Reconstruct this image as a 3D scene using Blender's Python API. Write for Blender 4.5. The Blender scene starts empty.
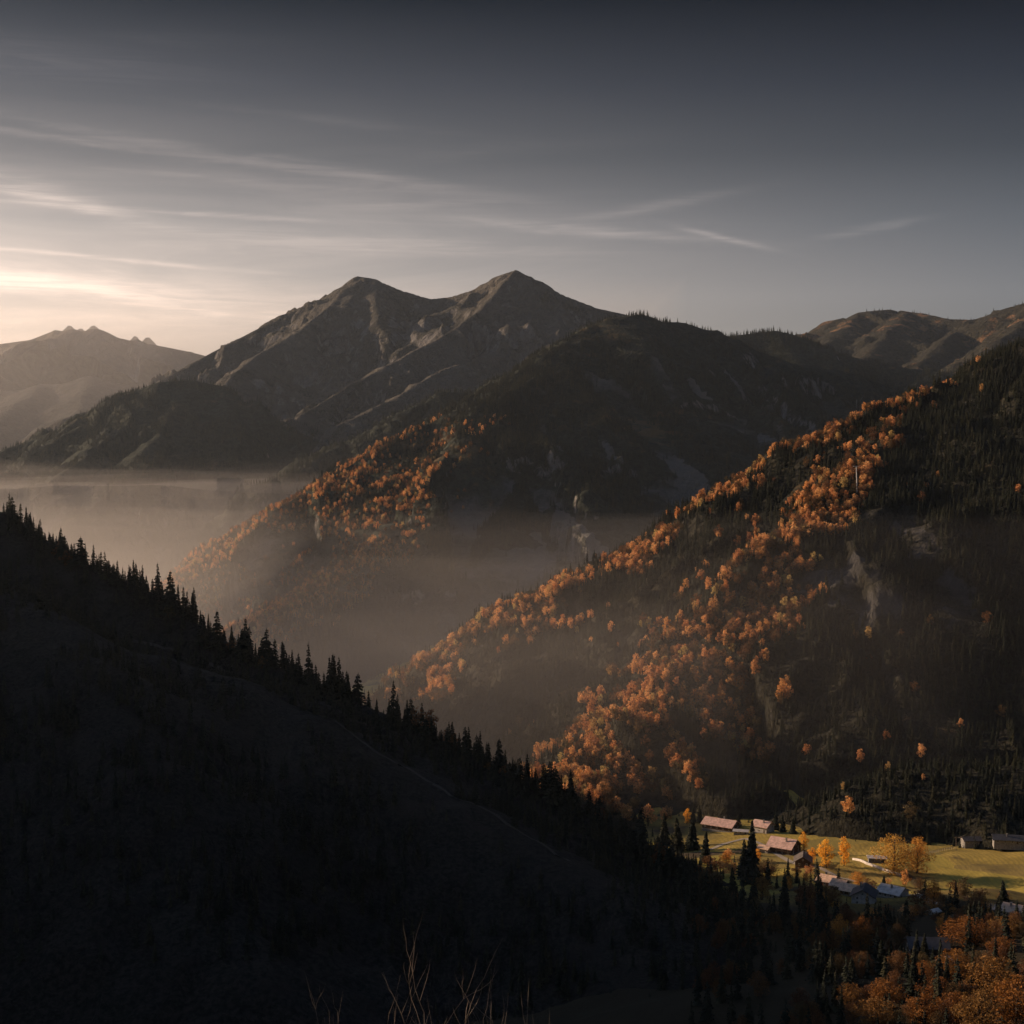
import bpy, math, random
import numpy as np
from mathutils import Vector, Matrix

random.seed(7)
RNG = np.random.RandomState(11)
S = bpy.context.scene
COL = S.collection
F = 1500.0                     # focal length in pixels of a 1024 px wide frame
HZ = 450.0                     # row of the horizon
PITCH = math.atan((512 - HZ) / F)
CP, SP = math.cos(PITCH), math.sin(PITCH)

def ray(px, py):
    u, v = (px - 512) / F, (512 - py) / F
    return u, CP + v * SP, -SP + v * CP

def P(px, py, Y):
    """world point seen at pixel px,py at forward distance Y"""
    a, b, c = ray(px, py)
    return (a * Y / b, Y, c * Y / b)

def project(x, y, z):
    d = y * CP - z * SP
    v = y * SP + z * CP
    return 512 + F * x / d, 512 - F * v / d

# ------------------------------------------------------------------ noise
_perm = RNG.permutation(4096)
_ang = RNG.rand(4096) * 2 * math.pi
_gx, _gy = np.cos(_ang), np.sin(_ang)
def _h(i, j):
    return _perm[(_perm[i & 4095] + j) & 4095]
def perlin(x, y):
    x = np.asarray(x, float); y = np.asarray(y, float)
    xi = np.floor(x).astype(int); yi = np.floor(y).astype(int)
    xf, yf = x - xi, y - yi
    u = xf * xf * xf * (xf * (xf * 6 - 15) + 10); v = yf * yf * yf * (yf * (yf * 6 - 15) + 10)
    def g(i, j, a, b):
        k = _h(i, j)
        return _gx[k] * a + _gy[k] * b
    n00 = g(xi, yi, xf, yf); n10 = g(xi + 1, yi, xf - 1, yf)
    n01 = g(xi, yi + 1, xf, yf - 1); n11 = g(xi + 1, yi + 1, xf - 1, yf - 1)
    return 1.45 * ((n00 * (1 - u) + n10 * u) * (1 - v) + (n01 * (1 - u) + n11 * u) * v)
def fbm(x, y, o=4, gain=.5):
    s = 0; a = 1
    for k in range(o):
        s = s + a * perlin(x + 17.3 * k, y - 9.1 * k); x = x * 2.03; y = y * 2.03; a *= gain
    return s
def ridged(x, y, o=4, gain=.55):
    s = 0; a = 1; w = 1
    for k in range(o):
        n = 1 - np.abs(perlin(x + 31.7 * k, y + 5.3 * k)); n = n * n * w
        s = s + a * n; w = np.clip(n * 1.6, 0, 1); x = x * 2.07; y = y * 2.07; a *= gain
    return s

# ------------------------------------------------------------------ terrain
class Hill:
    """a mountain grown from its crest lines; every crest is a list of (x, y, z) points"""
    def __init__(self, crests, gully=40., glen=300., rough=10., rlen=120., slope=.65, rnd=20., base=-400., ramp=250., seed=0, off=1.05, octaves=4):
        self.crests = crests; self.gully = gully; self.glen = glen; self.rough = rough; self.rlen = rlen
        self.slope = slope; self.rnd = rnd; self.base = base; self.ramp = ramp; self.seed = seed; self.off = off; self.octaves = octaves
    def h(self, x, y, aux=False):
        x = np.asarray(x, float); y = np.asarray(y, float)
        best = np.full(x.shape, self.base)
        bd = np.full(x.shape, 1e9); bg = np.ones(x.shape)
        wx = self.glen * .5 * perlin(x / self.glen * .7 + self.seed, y / self.glen * .7)
        for ci, c in enumerate(self.crests):
            if isinstance(c, dict):
                pts = c['p']; sl = c.get('s', self.slope); sr = c.get('sr', sl); rnd = c.get('r', self.rnd); gl = c.get('g', 1.)
            else:
                pts = c; sl = sr = self.slope; rnd = self.rnd; gl = 1.
            cb = np.full(x.shape, -1e9); cs = np.zeros(x.shape); cd = np.zeros(x.shape); cside = np.zeros(x.shape)
            acc = 0.
            for a, b in zip(pts[:-1], pts[1:]):
                dx, dy = b[0] - a[0], b[1] - a[1]
                L = math.hypot(dx, dy) + 1e-6
                t = np.clip(((x - a[0]) * dx + (y - a[1]) * dy) / (L * L), 0, 1)
                ex, ey = x - a[0] - t * dx, y - a[1] - t * dy
                d = np.sqrt(ex * ex + ey * ey)
                side = np.sign(ex * dy - ey * dx)
                s = np.where(side > 0, sr, sl)      # right of the walking direction: sr
                val = a[2] + t * (b[2] - a[2]) - s * (np.sqrt(d * d + rnd * rnd) - rnd)
                m = val > cb
                cb = np.where(m, val, cb); cs = np.where(m, acc + t * L, cs); cd = np.where(m, d, cd); cside = np.where(m, side, cside)
                acc += L
            # gullies that run down from the crest
            r = ridged((cs + wx) / self.glen + 7.7 * cside + ci * 13.1 + self.seed, cd / (self.glen * 3.5) + ci, self.octaves, .45)
            amp = np.clip(cd / self.ramp, 0, 1) ** .8
            cb = cb + gl * self.gully * amp * (r - self.off)
            bg = np.where(cb > best, r + (1 - amp) * .6, bg)
            best = np.maximum(best, cb)
            bd = np.minimum(bd, cd)
        k = np.clip(bd / (self.ramp * .5), 0.03, 1)
        best = best + k * self.rough * fbm(x / self.rlen + self.seed, y / self.rlen, 5, .55)
        best = best + .5 * k * self.rough * (ridged(x / self.rlen * 1.9, y / self.rlen * 1.9 + self.seed, 5, .6) - 1)
        if self.bare is not None and aux:
            bg = bg - 1.1 * self.bare_mask(x, y, True)
        return (best, bg) if aux else best
    bare = None
    def find(self, px, py, y0, y1):
        a, b, c = ray(px, py); Y = np.linspace(y0, y1, 700)
        h = self.h(a * Y / b, Y) - c * Y / b; i = int(np.argmax(h > 0))
        return a * Y[i] / b, Y[i]
    def clear(self, strips, y0, y1):
        self.bare = [([self.find(px, py, y0, y1) for px, py in pts], r) for pts, r in strips]
    def bare_mask(self, x, y, rock=False):
        m = np.zeros(np.shape(x))
        for pts, r in self.bare or []:
            if rock and r > 26: continue
            for a, b in zip(pts[:-1], pts[1:]):
                dx, dy = b[0] - a[0], b[1] - a[1]
                t = np.clip(((x - a[0]) * dx + (y - a[1]) * dy) / (dx * dx + dy * dy + 1e-9), 0, 1)
                d = np.hypot(x - a[0] - t * dx, y - a[1] - t * dy) / r
                d = d + .7 * fbm(x / r * .8, y / r * .8, 3)
                m = np.maximum(m, np.clip(1.5 - d, 0, 1))
        return m

def floor_h(x, y):
    """the valley floor"""
    x = np.asarray(x, float); y = np.asarray(y, float)
    z = -258 + 4.0 * fbm(x / 160., y / 160., 3) 
    t = np.clip((y - 1150) / 900., 0, 1) ; z = z - 300 * t * t * (3 - 2 * t)
    z = z + .06 * np.clip(x - 130, 0, 260) * np.clip((y - 820) / 60., 0, 1)
    return z

def camera_hill_h(x, y):
    """the slope the photographer stands on, falling to the village and to the gorge"""
    x = np.asarray(x, float); y = np.asarray(y, float)
    z = -1.9 - .43 * np.clip(y, 0, 400) - .06 * np.clip(y - 400, 0, 120) - .20 * np.clip(y - 520, 0, 600) - .01 * np.abs(x)
    z = z - np.clip(110 - x, 0, 400) * .22 * np.clip(y / 450., 0, 1)
    z = z + 5 * fbm(x / 70. + 3, y / 70., 4) * np.clip(y / 200., 0, 1)
    z = np.where(y < 0, -1.9 + .1 * y, z)
    return z

crest = lambda pts: [P(*p) for p in pts]

fore = Hill([
    {'p': crest([(-700, 250, 1150), (-300, 400, 1040), (0, 512, 950), (60, 552, 930), (140, 588, 905), (240, 652, 870), (300, 678, 850),
                 (400, 722, 820), (500, 768, 790), (600, 822, 750), (660, 862, 720), (730, 908, 680), (800, 965, 640), (850, 1012, 600), (900, 1075, 560)]), 's': .85, 'sr': .66, 'r': 5},
    {'p': crest([(-100, 640, 700), (60, 640, 735), (150, 655, 750), (222, 676, 745), (300, 715, 720), (380, 762, 700), (450, 803, 675), (520, 840, 650), (600, 886, 615), (700, 942, 570), (790, 1010, 530), (850, 1060, 500)]), 's': .5, 'sr': .55, 'r': 16, 'g': .6},
    {'p': crest([(-60, 560, 800), (40, 610, 740), (90, 660, 690), (150, 760, 620), (210, 880, 560), (250, 960, 520), (280, 1060, 480)]), 's': .62, 'r': 10},
    {'p': [(-563, 1040, 33), (-610, 870, 48), (-618, 800, 44), (-620, 700, 72), (-620, 450, 92), (-600, 150, 92)], 's': 1.0, 'r': 10},  # unseen spur off frame left, added to keep the sun off the hill face
], gully=13, glen=120, rough=4.5, rlen=60, ramp=130, base=-420, seed=3.3)

right = Hill([
    {'p': crest([(1500, 160, 2100), (1250, 240, 1950), (1110, 310, 1880), (1024, 352, 1830), (960, 385, 1800), (905, 408, 1780), (868, 432, 1760), (850, 450, 1750), (800, 480, 1720), (730, 516, 1690),
                 (660, 556, 1650), (590, 598, 1610), (520, 640, 1570), (460, 676, 1530), (400, 700, 1500), (330, 722, 1480)]), 's': .50, 'sr': .66, 'r': 40},
    {'p': crest([(1010, 366, 1810), (930, 420, 1700), (872, 462, 1600), (835, 505, 1520), (800, 560, 1440), (762, 606, 1370), (710, 652, 1290), (660, 702, 1210), (600, 752, 1130), (560, 792, 1060)]), 's': .50, 'sr': .60, 'r': 60},
    {'p': crest([(880, 470, 1590), (845, 560, 1440), (812, 640, 1330), (770, 705, 1240), (720, 765, 1140), (690, 800, 1075)]), 's': .55, 'sr': .55, 'r': 60},
    {'p': crest([(1200, 420, 1750), (1060, 480, 1600), (1000, 560, 1480), (970, 640, 1360), (950, 740, 1220), (930, 810, 1120)]), 's': .62, 'sr': .6, 'r': 30},
    {'p': crest([(1500, 350, 1700), (1300, 470, 1500), (1200, 600, 1300), (1130, 720, 1150), (1080, 800, 1080)]), 's': .6, 'r': 30},
    {'p': crest([(800, 812, 1060), (860, 796, 1045), (930, 773, 1005), (1024, 768, 992), (1200, 756, 980)]), 's': .5, 'r': 25, 'g': .4},
], gully=34, glen=150, rough=9, rlen=80, ramp=150, base=-700, seed=8.1)

centre = Hill([
    {'p': crest([(640, 314, 4600), (612, 318, 4500), (585, 328, 4400), (545, 352, 4200), (505, 382, 4050), (470, 400, 3950), (430, 424, 3850), (390, 442, 3750), (340, 474, 3600), (290, 502, 3450), (240, 540, 3300), (190, 572, 3150), (140, 604, 3000), (90, 640, 2900)]), 's': .5, 'sr': .72, 'r': 40, 'g': .6},
    {'p': crest([(612, 318, 4500), (570, 348, 4250), (535, 378, 4000), (490, 404, 3800), (466, 432, 3600), (440, 470, 3400), (400, 520, 3200), (365, 560, 3000), (320, 590, 2800), (270, 615, 2600), (230, 640, 2450)]), 's': .45, 'sr': .62, 'r': 50, 'g': .6},
    {'p': crest([(560, 352, 4200), (560, 400, 3900), (535, 455, 3600), (500, 520, 3300), (450, 590, 3000), (400, 650, 2700)]), 's': .7, 'r': 50},
    {'p': crest([(612, 318, 4500), (650, 322, 4650), (685, 322, 4750), (715, 334, 4850), (745, 346, 4950), (790, 362, 5000), (850, 372, 5050), (905, 392, 5000), (960, 400, 4900)]), 's': .6, 'r': 30},
    {'p': crest([(650, 322, 4650), (690, 380, 4350), (715, 430, 4050), (735, 480, 3800), (745, 540, 3500)]), 's': .6, 'r': 25},
    {'p': crest([(612, 318, 4500), (630, 370, 4250), (650, 430, 3900), (660, 490, 3600), (640, 570, 3250), (600, 640, 2900)]), 's': .6, 'r': 25},
    {'p': crest([(745, 346, 4950), (800, 400, 4600), (830, 450, 4200), (850, 520, 3800)]), 's': .6, 'r': 25},
], gully=110, glen=230, rough=20, rlen=170, ramp=260, off=1.4, base=-700, seed=1.7)

twin = Hill([
    {'p': crest([(60, 420, 6300), (110, 404, 6500), (150, 386, 6700), (190, 364, 6900), (240, 338, 7100), (290, 313, 7300), (330, 292, 7450), (358, 276, 7500), (375, 279, 7500), (400, 290, 7450), (430, 299, 7400), (450, 297, 7350),
                 (475, 289, 7300), (495, 277, 7250), (515, 270, 7200), (535, 280, 7200), (560, 294, 7150), (600, 309, 7100), (650, 320, 7100), (720, 335, 7200), (800, 345, 7300)]), 's': .62, 'r': 15},
    {'p': crest([(358, 276, 7500), (330, 305, 7200), (300, 330, 6900), (262, 352, 6600), (236, 372, 6300), (210, 400, 6000)]), 's': .6, 'r': 15},
    {'p': crest([(375, 280, 7450), (378, 320, 7000), (340, 368, 6600), (310, 410, 6200)]), 's': .6, 'r': 15},
    {'p': crest([(515, 270, 7200), (480, 310, 6850), (440, 338, 6500), (400, 358, 6200), (350, 385, 5900), (300, 415, 5600), (260, 440, 5400)]), 's': .55, 'sr': .65, 'r': 15},
    {'p': crest([(515, 270, 7200), (530, 310, 6900), (500, 350, 6500), (440, 370, 6100), (395, 398, 5700), (350, 420, 5400)]), 's': .55, 'r': 15},
    {'p': crest([(560, 294, 7150), (560, 330, 6700), (545, 360, 6300)]), 's': .6, 'r': 15},
    {'p': crest([(430, 300, 7400), (435, 325, 7050), (410, 345, 6750)]), 's': .6, 'r': 15},
], gully=160, glen=260, rough=30, rlen=210, ramp=380, off=1.4, base=-800, seed=5.2)

knoll = Hill([
    {'p': crest([(-120, 470, 5300), (-30, 462, 5300), (30, 440, 5300), (80, 420, 5350), (120, 396, 5400), (160, 382, 5450), (190, 380, 5500), (222, 386, 5500), (250, 408, 5450), (290, 432, 5350), (330, 450, 5250), (380, 470, 5200)]), 's': .6, 'r': 20},
    {'p': crest([(160, 382, 5450), (135, 415, 5200), (100, 445, 4950), (60, 475, 4700)]), 's': .5, 'r': 20},
    {'p': crest([(190, 380, 5500), (170, 420, 5150), (140, 455, 4850), (110, 490, 4600), (75, 520, 4350)]), 's': .5, 'r': 20},
    {'p': crest([(222, 386, 5500), (230, 430, 5150), (225, 470, 4900)]), 's': .6, 'r': 20},
    {'p': crest([(560, 385, 5300), (480, 392, 5200), (440, 392, 5100), (400, 412, 5000), (350, 440, 4900), (310, 462, 4700), (280, 480, 4500)]), 's': .6, 'r': 20},
], gully=85, glen=240, rough=30, rlen=200, ramp=260, base=-700, seed=2.9, off=1.3)

far_left = Hill([
    {'p': crest([(64, 334, 10450), (69, 324, 10450), (75, 335, 10450)]), 's': 1.1, 'r': 2, 'g': .5},
    {'p': crest([(76, 334, 10450), (81, 327, 10450), (87, 335, 10450)]), 's': 1.1, 'r': 2, 'g': .5},
    {'p': crest([(88, 334, 10450), (93, 324, 10450), (99, 335, 10450)]), 's': 1.1, 'r': 2, 'g': .5},
    {'p': crest([(136, 334, 10450), (141, 342, 10450), (147, 335, 10450)]), 's': 1.1, 'r': 2, 'g': .5},

    {'p': crest([(-400, 330, 10875), (-120, 350, 10875), (-40, 348, 10725), (0, 344, 8820), (30, 340, 8820), (56, 330, 8820), (66, 332, 8820), (74, 329, 8820), (82, 332, 8820), (93, 328, 8820), (108, 337, 8820),
                 (128, 345, 8820), (138, 346, 8820), (150, 344, 8820), (190, 352, 8820), (260, 370, 8820)]), 's': .55, 'r': 10},
], gully=200, glen=420, rough=24, rlen=400, ramp=600, base=-900, seed=4.4)
far_left2 = Hill([
    {'p': crest([(-300, 400, 8820), (-100, 396, 8568), (0, 390, 8400), (20, 390, 8400), (42, 384, 8400), (60, 384, 8400), (90, 376, 8400), (120, 384, 8400), (160, 394, 8400), (260, 420, 8232)]), 's': .5, 'r': 30},
    {'p': crest([(42, 384, 8400), (10, 410, 7728), (-30, 430, 7224)]), 's': .5, 'r': 30},
    {'p': crest([(90, 376, 8400), (80, 410, 7560), (50, 440, 6888)]), 's': .5, 'r': 30},
], gully=110, glen=600, rough=25, rlen=400, ramp=600, base=-900, seed=6.4)
far_right = Hill([
    {'p': crest([(700, 350, 8600), (760, 344, 8800), (800, 334, 9000), (835, 320, 9000), (862, 312, 9000), (890, 309, 9000), (920, 313, 8900), (950, 319, 8700), (978, 320, 8500), (1000, 310, 8300), (1024, 303, 8200), (1100, 285, 8000), (1300, 260, 8000)]), 's': .5, 'r': 60},
    {'p': crest([(862, 312, 9000), (838, 332, 8500), (820, 350, 8100)]), 's': .45, 'r': 40},
    {'p': crest([(905, 311, 8950), (890, 330, 8300), (868, 352, 7800), (850, 372, 7400)]), 's': .45, 'r': 40},
    {'p': crest([(978, 320, 8500), (945, 338, 7900), (920, 362, 7300), (900, 385, 6900)]), 's': .45, 'sr': .6, 'r': 30},
    {'p': crest([(1060, 296, 8100), (1020, 325, 7500), (985, 350, 7000), (960, 380, 6600)]), 's': .45, 'sr': .6, 'r': 30},
], gully=120, glen=300, rough=24, rlen=260, ramp=400, off=1.3, base=-800, seed=9.4)
dark_ridge = Hill([
    {'p': crest([(640, 350, 6000), (700, 342, 6000), (740, 335, 6000), (775, 331, 6000), (800, 337, 6000), (830, 350, 5950), (870, 362, 5900), (905, 368, 5800), (940, 372, 5700), (990, 378, 5600), (1100, 385, 5600)]), 's': .6, 'r': 20},
    {'p': crest([(775, 331, 6000), (800, 365, 5700), (830, 395, 5300)]), 's': .6, 'r': 20},
], gully=80, glen=300, rough=20, rlen=180, ramp=300, base=-700, seed=12.4)

centre.clear([([(606, 385), (622, 402), (640, 425), (665, 455), (700, 492)], 20), ([(690, 380), (720, 405), (745, 425)], 11), ([(655, 435), (672, 452)], 11), ([(768, 412), (782, 432)], 14),
              ([(775, 425), (812, 436)], 10), ([(604, 325), (575, 342), (550, 356)], 42), ([(520, 384), (492, 400), (466, 428)], 30), ([(640, 350), (668, 385), (690, 420)], 14), ([(450, 440), (440, 470)], 22),
              ([(640, 345), (655, 372), (668, 392)], 9), ([(725, 372), (742, 392), (752, 405)], 8), ([(600, 440), (622, 462)], 10), ([(560, 520), (600, 560)], 18), ([(540, 420), (562, 452)], 11)], 2600, 5200)
right.clear([([(812, 588), (850, 582), (886, 604)], 24), ([(872, 515), (902, 520), (928, 550)], 12), ([(952, 590), (962, 622)], 16)], 900, 1900)
MOUNTS = {
    'foreground_hillside': (fore, (-900, 120, 420, 1500), 3.6),
    'right_mountain': (right, (-350, 860, 1500, 2450), 4.4),
    'centre_mountain': (centre, (-1500, 2000, 2000, 5900), 10.),
    'twin_peak_mountain': (twin, (-3000, 4900, 2500, 8400), 11.),
    'left_knoll': (knoll, (-2700, 3700, 700, 6600), 12.),
    'distant_left_range': (far_left, (-7200, 8600, -1000, 12600), 20.),
    'distant_left_hills': (far_left2, (-5400, 6300, -400, 10000), 26.),
    'distant_right_mountain': (far_right, (500, 5900, 5600, 10800), 18.),
    'dark_right_ridge': (dark_ridge, (200, 4600, 3600, 7200), 15.),
}

def mesh_arrays(name, v, f, mat=None, smooth=False):
    me = bpy.data.meshes.new(name)
    v = np.asarray(v, np.float32); f = np.asarray(f, np.int32)
    k = f.shape[1]
    me.vertices.add(len(v)); me.vertices.foreach_set('co', v.ravel())
    me.loops.add(f.size); me.loops.foreach_set('vertex_index', f.ravel())
    me.polygons.add(len(f)); me.polygons.foreach_set('loop_start', np.arange(0, f.size, k, dtype=np.int32))
    if smooth: me.polygons.foreach_set('use_smooth', np.ones(len(f), bool))
    me.update(calc_edges=True)
    if mat: me.materials.append(mat)
    return me

def grid_mesh(name, xs, ys, z, mat):
    nx, ny = len(xs), len(ys)
    X, Y = np.meshgrid(xs, ys)
    v = np.stack([X.ravel(), Y.ravel(), z.ravel()], 1)
    i = np.arange(nx * ny).reshape(ny, nx)
    f = np.stack([i[:-1, :-1].ravel(), i[:-1, 1:].ravel(), i[1:, 1:].ravel(), i[1:, :-1].ravel()], 1)
    return v, f

def link(name, me, parent=None):
    o = bpy.data.objects.new(name, me); COL.objects.link(o)
    if parent: o.parent = parent
    return o
def tag(o, label=None, cat=None, group=None, kind=None):
    if label: o['label'] = label
    if cat: o['category'] = cat
    if group: o['group'] = group
    if kind: o['kind'] = kind
    return o
# ------------------------------------------------------------------ materials
class NT:
    def __init__(self, mat):
        self.t = mat.node_tree; self.t.nodes.clear()
    def n(self, typ, **kw):
        nd = self.t.nodes.new(typ)
        for k, v in kw.items():
            if k in ('inputs',):
                for a, b in v.items():
                    if isinstance(b, bpy.types.NodeSocket): self.t.links.new(b, nd.inputs[a])
                    else: nd.inputs[a].default_value = b
            else: setattr(nd, k, v)
        return nd
    def math(self, op, a, b=None, c=None, clamp=False):
        nd = self.n('ShaderNodeMath', operation=op, use_clamp=clamp)
        for i, q in enumerate((a, b, c)):
            if q is None: continue
            if isinstance(q, bpy.types.NodeSocket): self.t.links.new(q, nd.inputs[i])
            else: nd.inputs[i].default_value = q
        return nd.outputs[0]
    def mix(self, fac, a, b, blend='MIX'):
        nd = self.n('ShaderNodeMix', data_type='RGBA', blend_type=blend)
        for i, q in ((0, fac), (6, a), (7, b)):
            if isinstance(q, bpy.types.NodeSocket): self.t.links.new(q, nd.inputs[i])
            else: nd.inputs[i].default_value = q if i == 0 else (*q, 1)
        return nd.outputs[2]
    def noise(self, vec, scale, detail=5, rough=.55, dist=0.):
        nd = self.n('ShaderNodeTexNoise', inputs={'Scale': scale, 'Detail': detail, 'Roughness': rough, 'Distortion': dist})
        self.t.links.new(vec, nd.inputs['Vector'])
        return nd.outputs['Fac']
    def ramp(self, fac, stops):
        nd = self.n('ShaderNodeValToRGB')
        self.t.links.new(fac, nd.inputs[0])
        el = nd.color_ramp.elements
        while len(el) < len(stops): el.new(.5)
        for e, (p, c) in zip(el, stops):
            e.position = p; e.color = (*c, 1) if len(c) == 3 else c
        return nd.outputs[0]
    def sstep(self, x, lo, hi):
        nd = self.n('ShaderNodeMapRange', interpolation_type='SMOOTHSTEP', inputs={1: lo, 2: hi})
        self.t.links.new(x, nd.inputs[0])
        return nd.outputs[0]

def new_mat(name):
    m = bpy.data.materials.new(name); m.use_nodes = True
    return m, NT(m)

def finish(T, col, rough=.85, bump=None, bump_d=1., bump_s=.5, spec=.2, transl=0., metal=0.):
    bs = T.n('ShaderNodeBsdfPrincipled', inputs={'Roughness': rough, 'Specular IOR Level': spec, 'Metallic': metal})
    if isinstance(col, bpy.types.NodeSocket): T.t.links.new(col, bs.inputs['Base Color'])
    else: bs.inputs['Base Color'].default_value = (*col, 1)
    if bump is not None:
        b = T.n('ShaderNodeBump', inputs={'Strength': bump_s, 'Distance': bump_d})
        T.t.links.new(bump, b.inputs['Height']); T.t.links.new(b.outputs[0], bs.inputs['Normal'])
    out = T.n('ShaderNodeOutputMaterial')
    last = bs.outputs[0]
    if transl:
        tr = T.n('ShaderNodeBsdfTranslucent')
        if isinstance(col, bpy.types.NodeSocket): T.t.links.new(col, tr.inputs[0])
        else: tr.inputs[0].default_value = (*col, 1)
        mx = T.n('ShaderNodeMixShader', inputs={0: transl})
        T.t.links.new(last, mx.inputs[1]); T.t.links.new(tr.outputs[0], mx.inputs[2]); last = mx.outputs[0]
    T.t.links.new(last, out.inputs[0])

def mountain_mat(name, s, grass, rock, forest, rock_lo, rock_amt=.5, forest_amt=.5, bump_d=6., scree=.5):
    """s = size in metres of the main patches; slope and altitude choose between grass, rock and forest floor"""
    m, T = new_mat(name)
    g = T.n('ShaderNodeNewGeometry'); pos = g.outputs['Position']
    sep = T.n('ShaderNodeSeparateXYZ'); T.t.links.new(g.outputs['Normal'], sep.inputs[0])
    big = T.noise(pos, 1 / s, 6, .6, .6)
    mid = T.noise(pos, 5 / s, 6, .65, .3)
    fine = T.noise(pos, 28 / s, 4, .7)
    st = T.n('ShaderNodeVectorMath', operation='MULTIPLY', inputs={1: (1, 1, .22)}); T.t.links.new(pos, st.inputs[0])
    streak = T.noise(st.outputs[0], 12 / s, 5, .7, .4)
    gr = T.mix(T.sstep(mid, .3, .7), tuple(c * .75 for c in grass), tuple(c * 1.3 for c in grass))
    rk = T.mix(T.sstep(streak, .35, .7), tuple(c * .5 for c in rock), tuple(c * 1.35 for c in rock))
    fo = T.mix(T.sstep(fine, .35, .65), tuple(c * .6 for c in forest), tuple(c * 1.5 for c in forest))
    fm = T.math('ADD', T.math('MULTIPLY', big, .6), T.math('MULTIPLY', mid, .4))
    c = T.mix(T.sstep(fm, .62 - .3 * forest_amt, .70 - .3 * forest_amt), gr, fo)
    steep = T.math('SUBTRACT', 1., sep.outputs[2])
    rf = T.math('ADD', steep, T.math('MULTIPLY', T.math('SUBTRACT', streak, .5), .9))
    rf = T.math('ADD', rf, T.math('MULTIPLY', T.math('SUBTRACT', big, .5), .6))
    ga = T.n('ShaderNodeAttribute', attribute_name='gully').outputs['Fac']
    sc = T.math('ADD', ga, T.math('MULTIPLY', T.math('SUBTRACT', mid, .5), .9))
    sc = T.math('MULTIPLY', T.sstep(sc, .62, .36), T.sstep(big, .42, .56))
    c = T.mix(T.math('MULTIPLY', sc, scree), c, tuple(q * 1.25 for q in rock))
    c = T.mix(T.sstep(rf, rock_lo + (1 - rock_amt) * .3, rock_lo + .16 + (1 - rock_amt) * .3), c, rk)
    hgt = T.math('ADD', T.math('MULTIPLY', mid, 1.4), T.math('ADD', T.math('MULTIPLY', streak, 1.1), T.math('MULTIPLY', fine, 1.0)))
    finish(T, c, .95, hgt, bump_d, 1., .1)
    return m

M = {}
GRASS = (.155, .115, .055); ROCK = (.24, .225, .205); FOREST = (.022, .026, .015)
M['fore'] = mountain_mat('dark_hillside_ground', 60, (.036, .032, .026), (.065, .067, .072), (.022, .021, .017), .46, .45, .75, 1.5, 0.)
M['right'] = mountain_mat('wooded_mountain_ground', 110, (.075, .055, .03), (.075, .073, .074), (.022, .021, .014), .40, .45, .95, 3)
M['centre'] = mountain_mat('centre_mountain_ground', 420, (.13, .088, .042), (.15, .14, .13), (.022, .026, .018), .30, .5, .85, 9)
M['twin'] = mountain_mat('peak_ground', 700, (.085, .077, .064), (.14, .132, .124), (.04, .038, .03), .24, .7, .45, 34)
M['knoll'] = mountain_mat('knoll_ground', 500, (.085, .065, .04), (.14, .125, .11), (.022, .026, .018), .34, .35, .85, 10)
M['far'] = mountain_mat('far_range_ground', 1600, (.10, .085, .06), (.16, .15, .13), (.045, .045, .035), .25, .6, .5, 25)
M['hills'] = mountain_mat('distant_wooded_hills', 900, (.05, .045, .035), (.09, .085, .08), (.025, .025, .02), .34, .3, .9, 20)
M['brown'] = mountain_mat('brown_alp_ground', 600, (.27, .15, .075), (.20, .15, .11), (.028, .026, .018), .36, .3, .8, 26)

def mk(name, col, rough=.8, **k):
    m, T = new_mat(name)
    g = T.n('ShaderNodeNewGeometry')
    n = T.noise(g.outputs['Position'], k.pop('scale', 2.), 5, .6)
    c = T.mix(T.sstep(n, .3, .7), tuple(q * .72 for q in col), tuple(min(1, q * 1.22) for q in col))
    finish(T, c, rough, n, k.pop('bd', .05), .4, **k)
    M[name] = m
    return m

def foliage_mat(name, stops, transl=.35, var=.35):
    m, T = new_mat(name)
    oi = T.n('ShaderNodeObjectInfo')
    c = T.ramp(oi.outputs['Random'], stops)
    g = T.n('ShaderNodeNewGeometry')
    tc = T.n('ShaderNodeTexCoord')
    n = T.noise(tc.outputs['Object'], .35, 2, .6)
    c = T.mix(T.sstep(n, .3, .7), c, T.mix(1., c, (1 + var, 1 + var, 1 + var), 'MULTIPLY'))
    isl = g.outputs['Random Per Island']
    f = T.math('ADD', T.math('MULTIPLY', isl, .8), .6)
    cc = T.n('ShaderNodeCombineXYZ'); [T.t.links.new(f, cc.inputs[i]) for i in range(3)]
    c = T.mix(1., c, cc.outputs[0], 'MULTIPLY')
    finish(T, c, .75, None, 1, .5, .15, transl)
    M[name] = m
foliage_mat('spruce_needles', [(0, (.012, .016, .010)), (.5, (.018, .022, .013)), (1, (.032, .031, .015))], .12)
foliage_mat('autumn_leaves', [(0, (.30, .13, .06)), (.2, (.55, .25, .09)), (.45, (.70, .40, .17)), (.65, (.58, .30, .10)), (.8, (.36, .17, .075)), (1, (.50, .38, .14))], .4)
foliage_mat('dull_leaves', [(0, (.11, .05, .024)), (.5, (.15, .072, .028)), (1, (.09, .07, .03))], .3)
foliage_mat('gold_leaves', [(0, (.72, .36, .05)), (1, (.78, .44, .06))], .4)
foliage_mat('shaded_amber_leaves', [(0, (.16, .06, .016)), (.5, (.21, .09, .02)), (1, (.17, .095, .028))], .3)  # partial shade put into the leaf colour, darker than the village leaves
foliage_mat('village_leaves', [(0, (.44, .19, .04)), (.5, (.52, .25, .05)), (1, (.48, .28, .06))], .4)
mk('bark', (.07, .05, .035), .9, scale=4)
mk('pale_bark', (.15, .125, .10), .9, scale=4)
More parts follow.
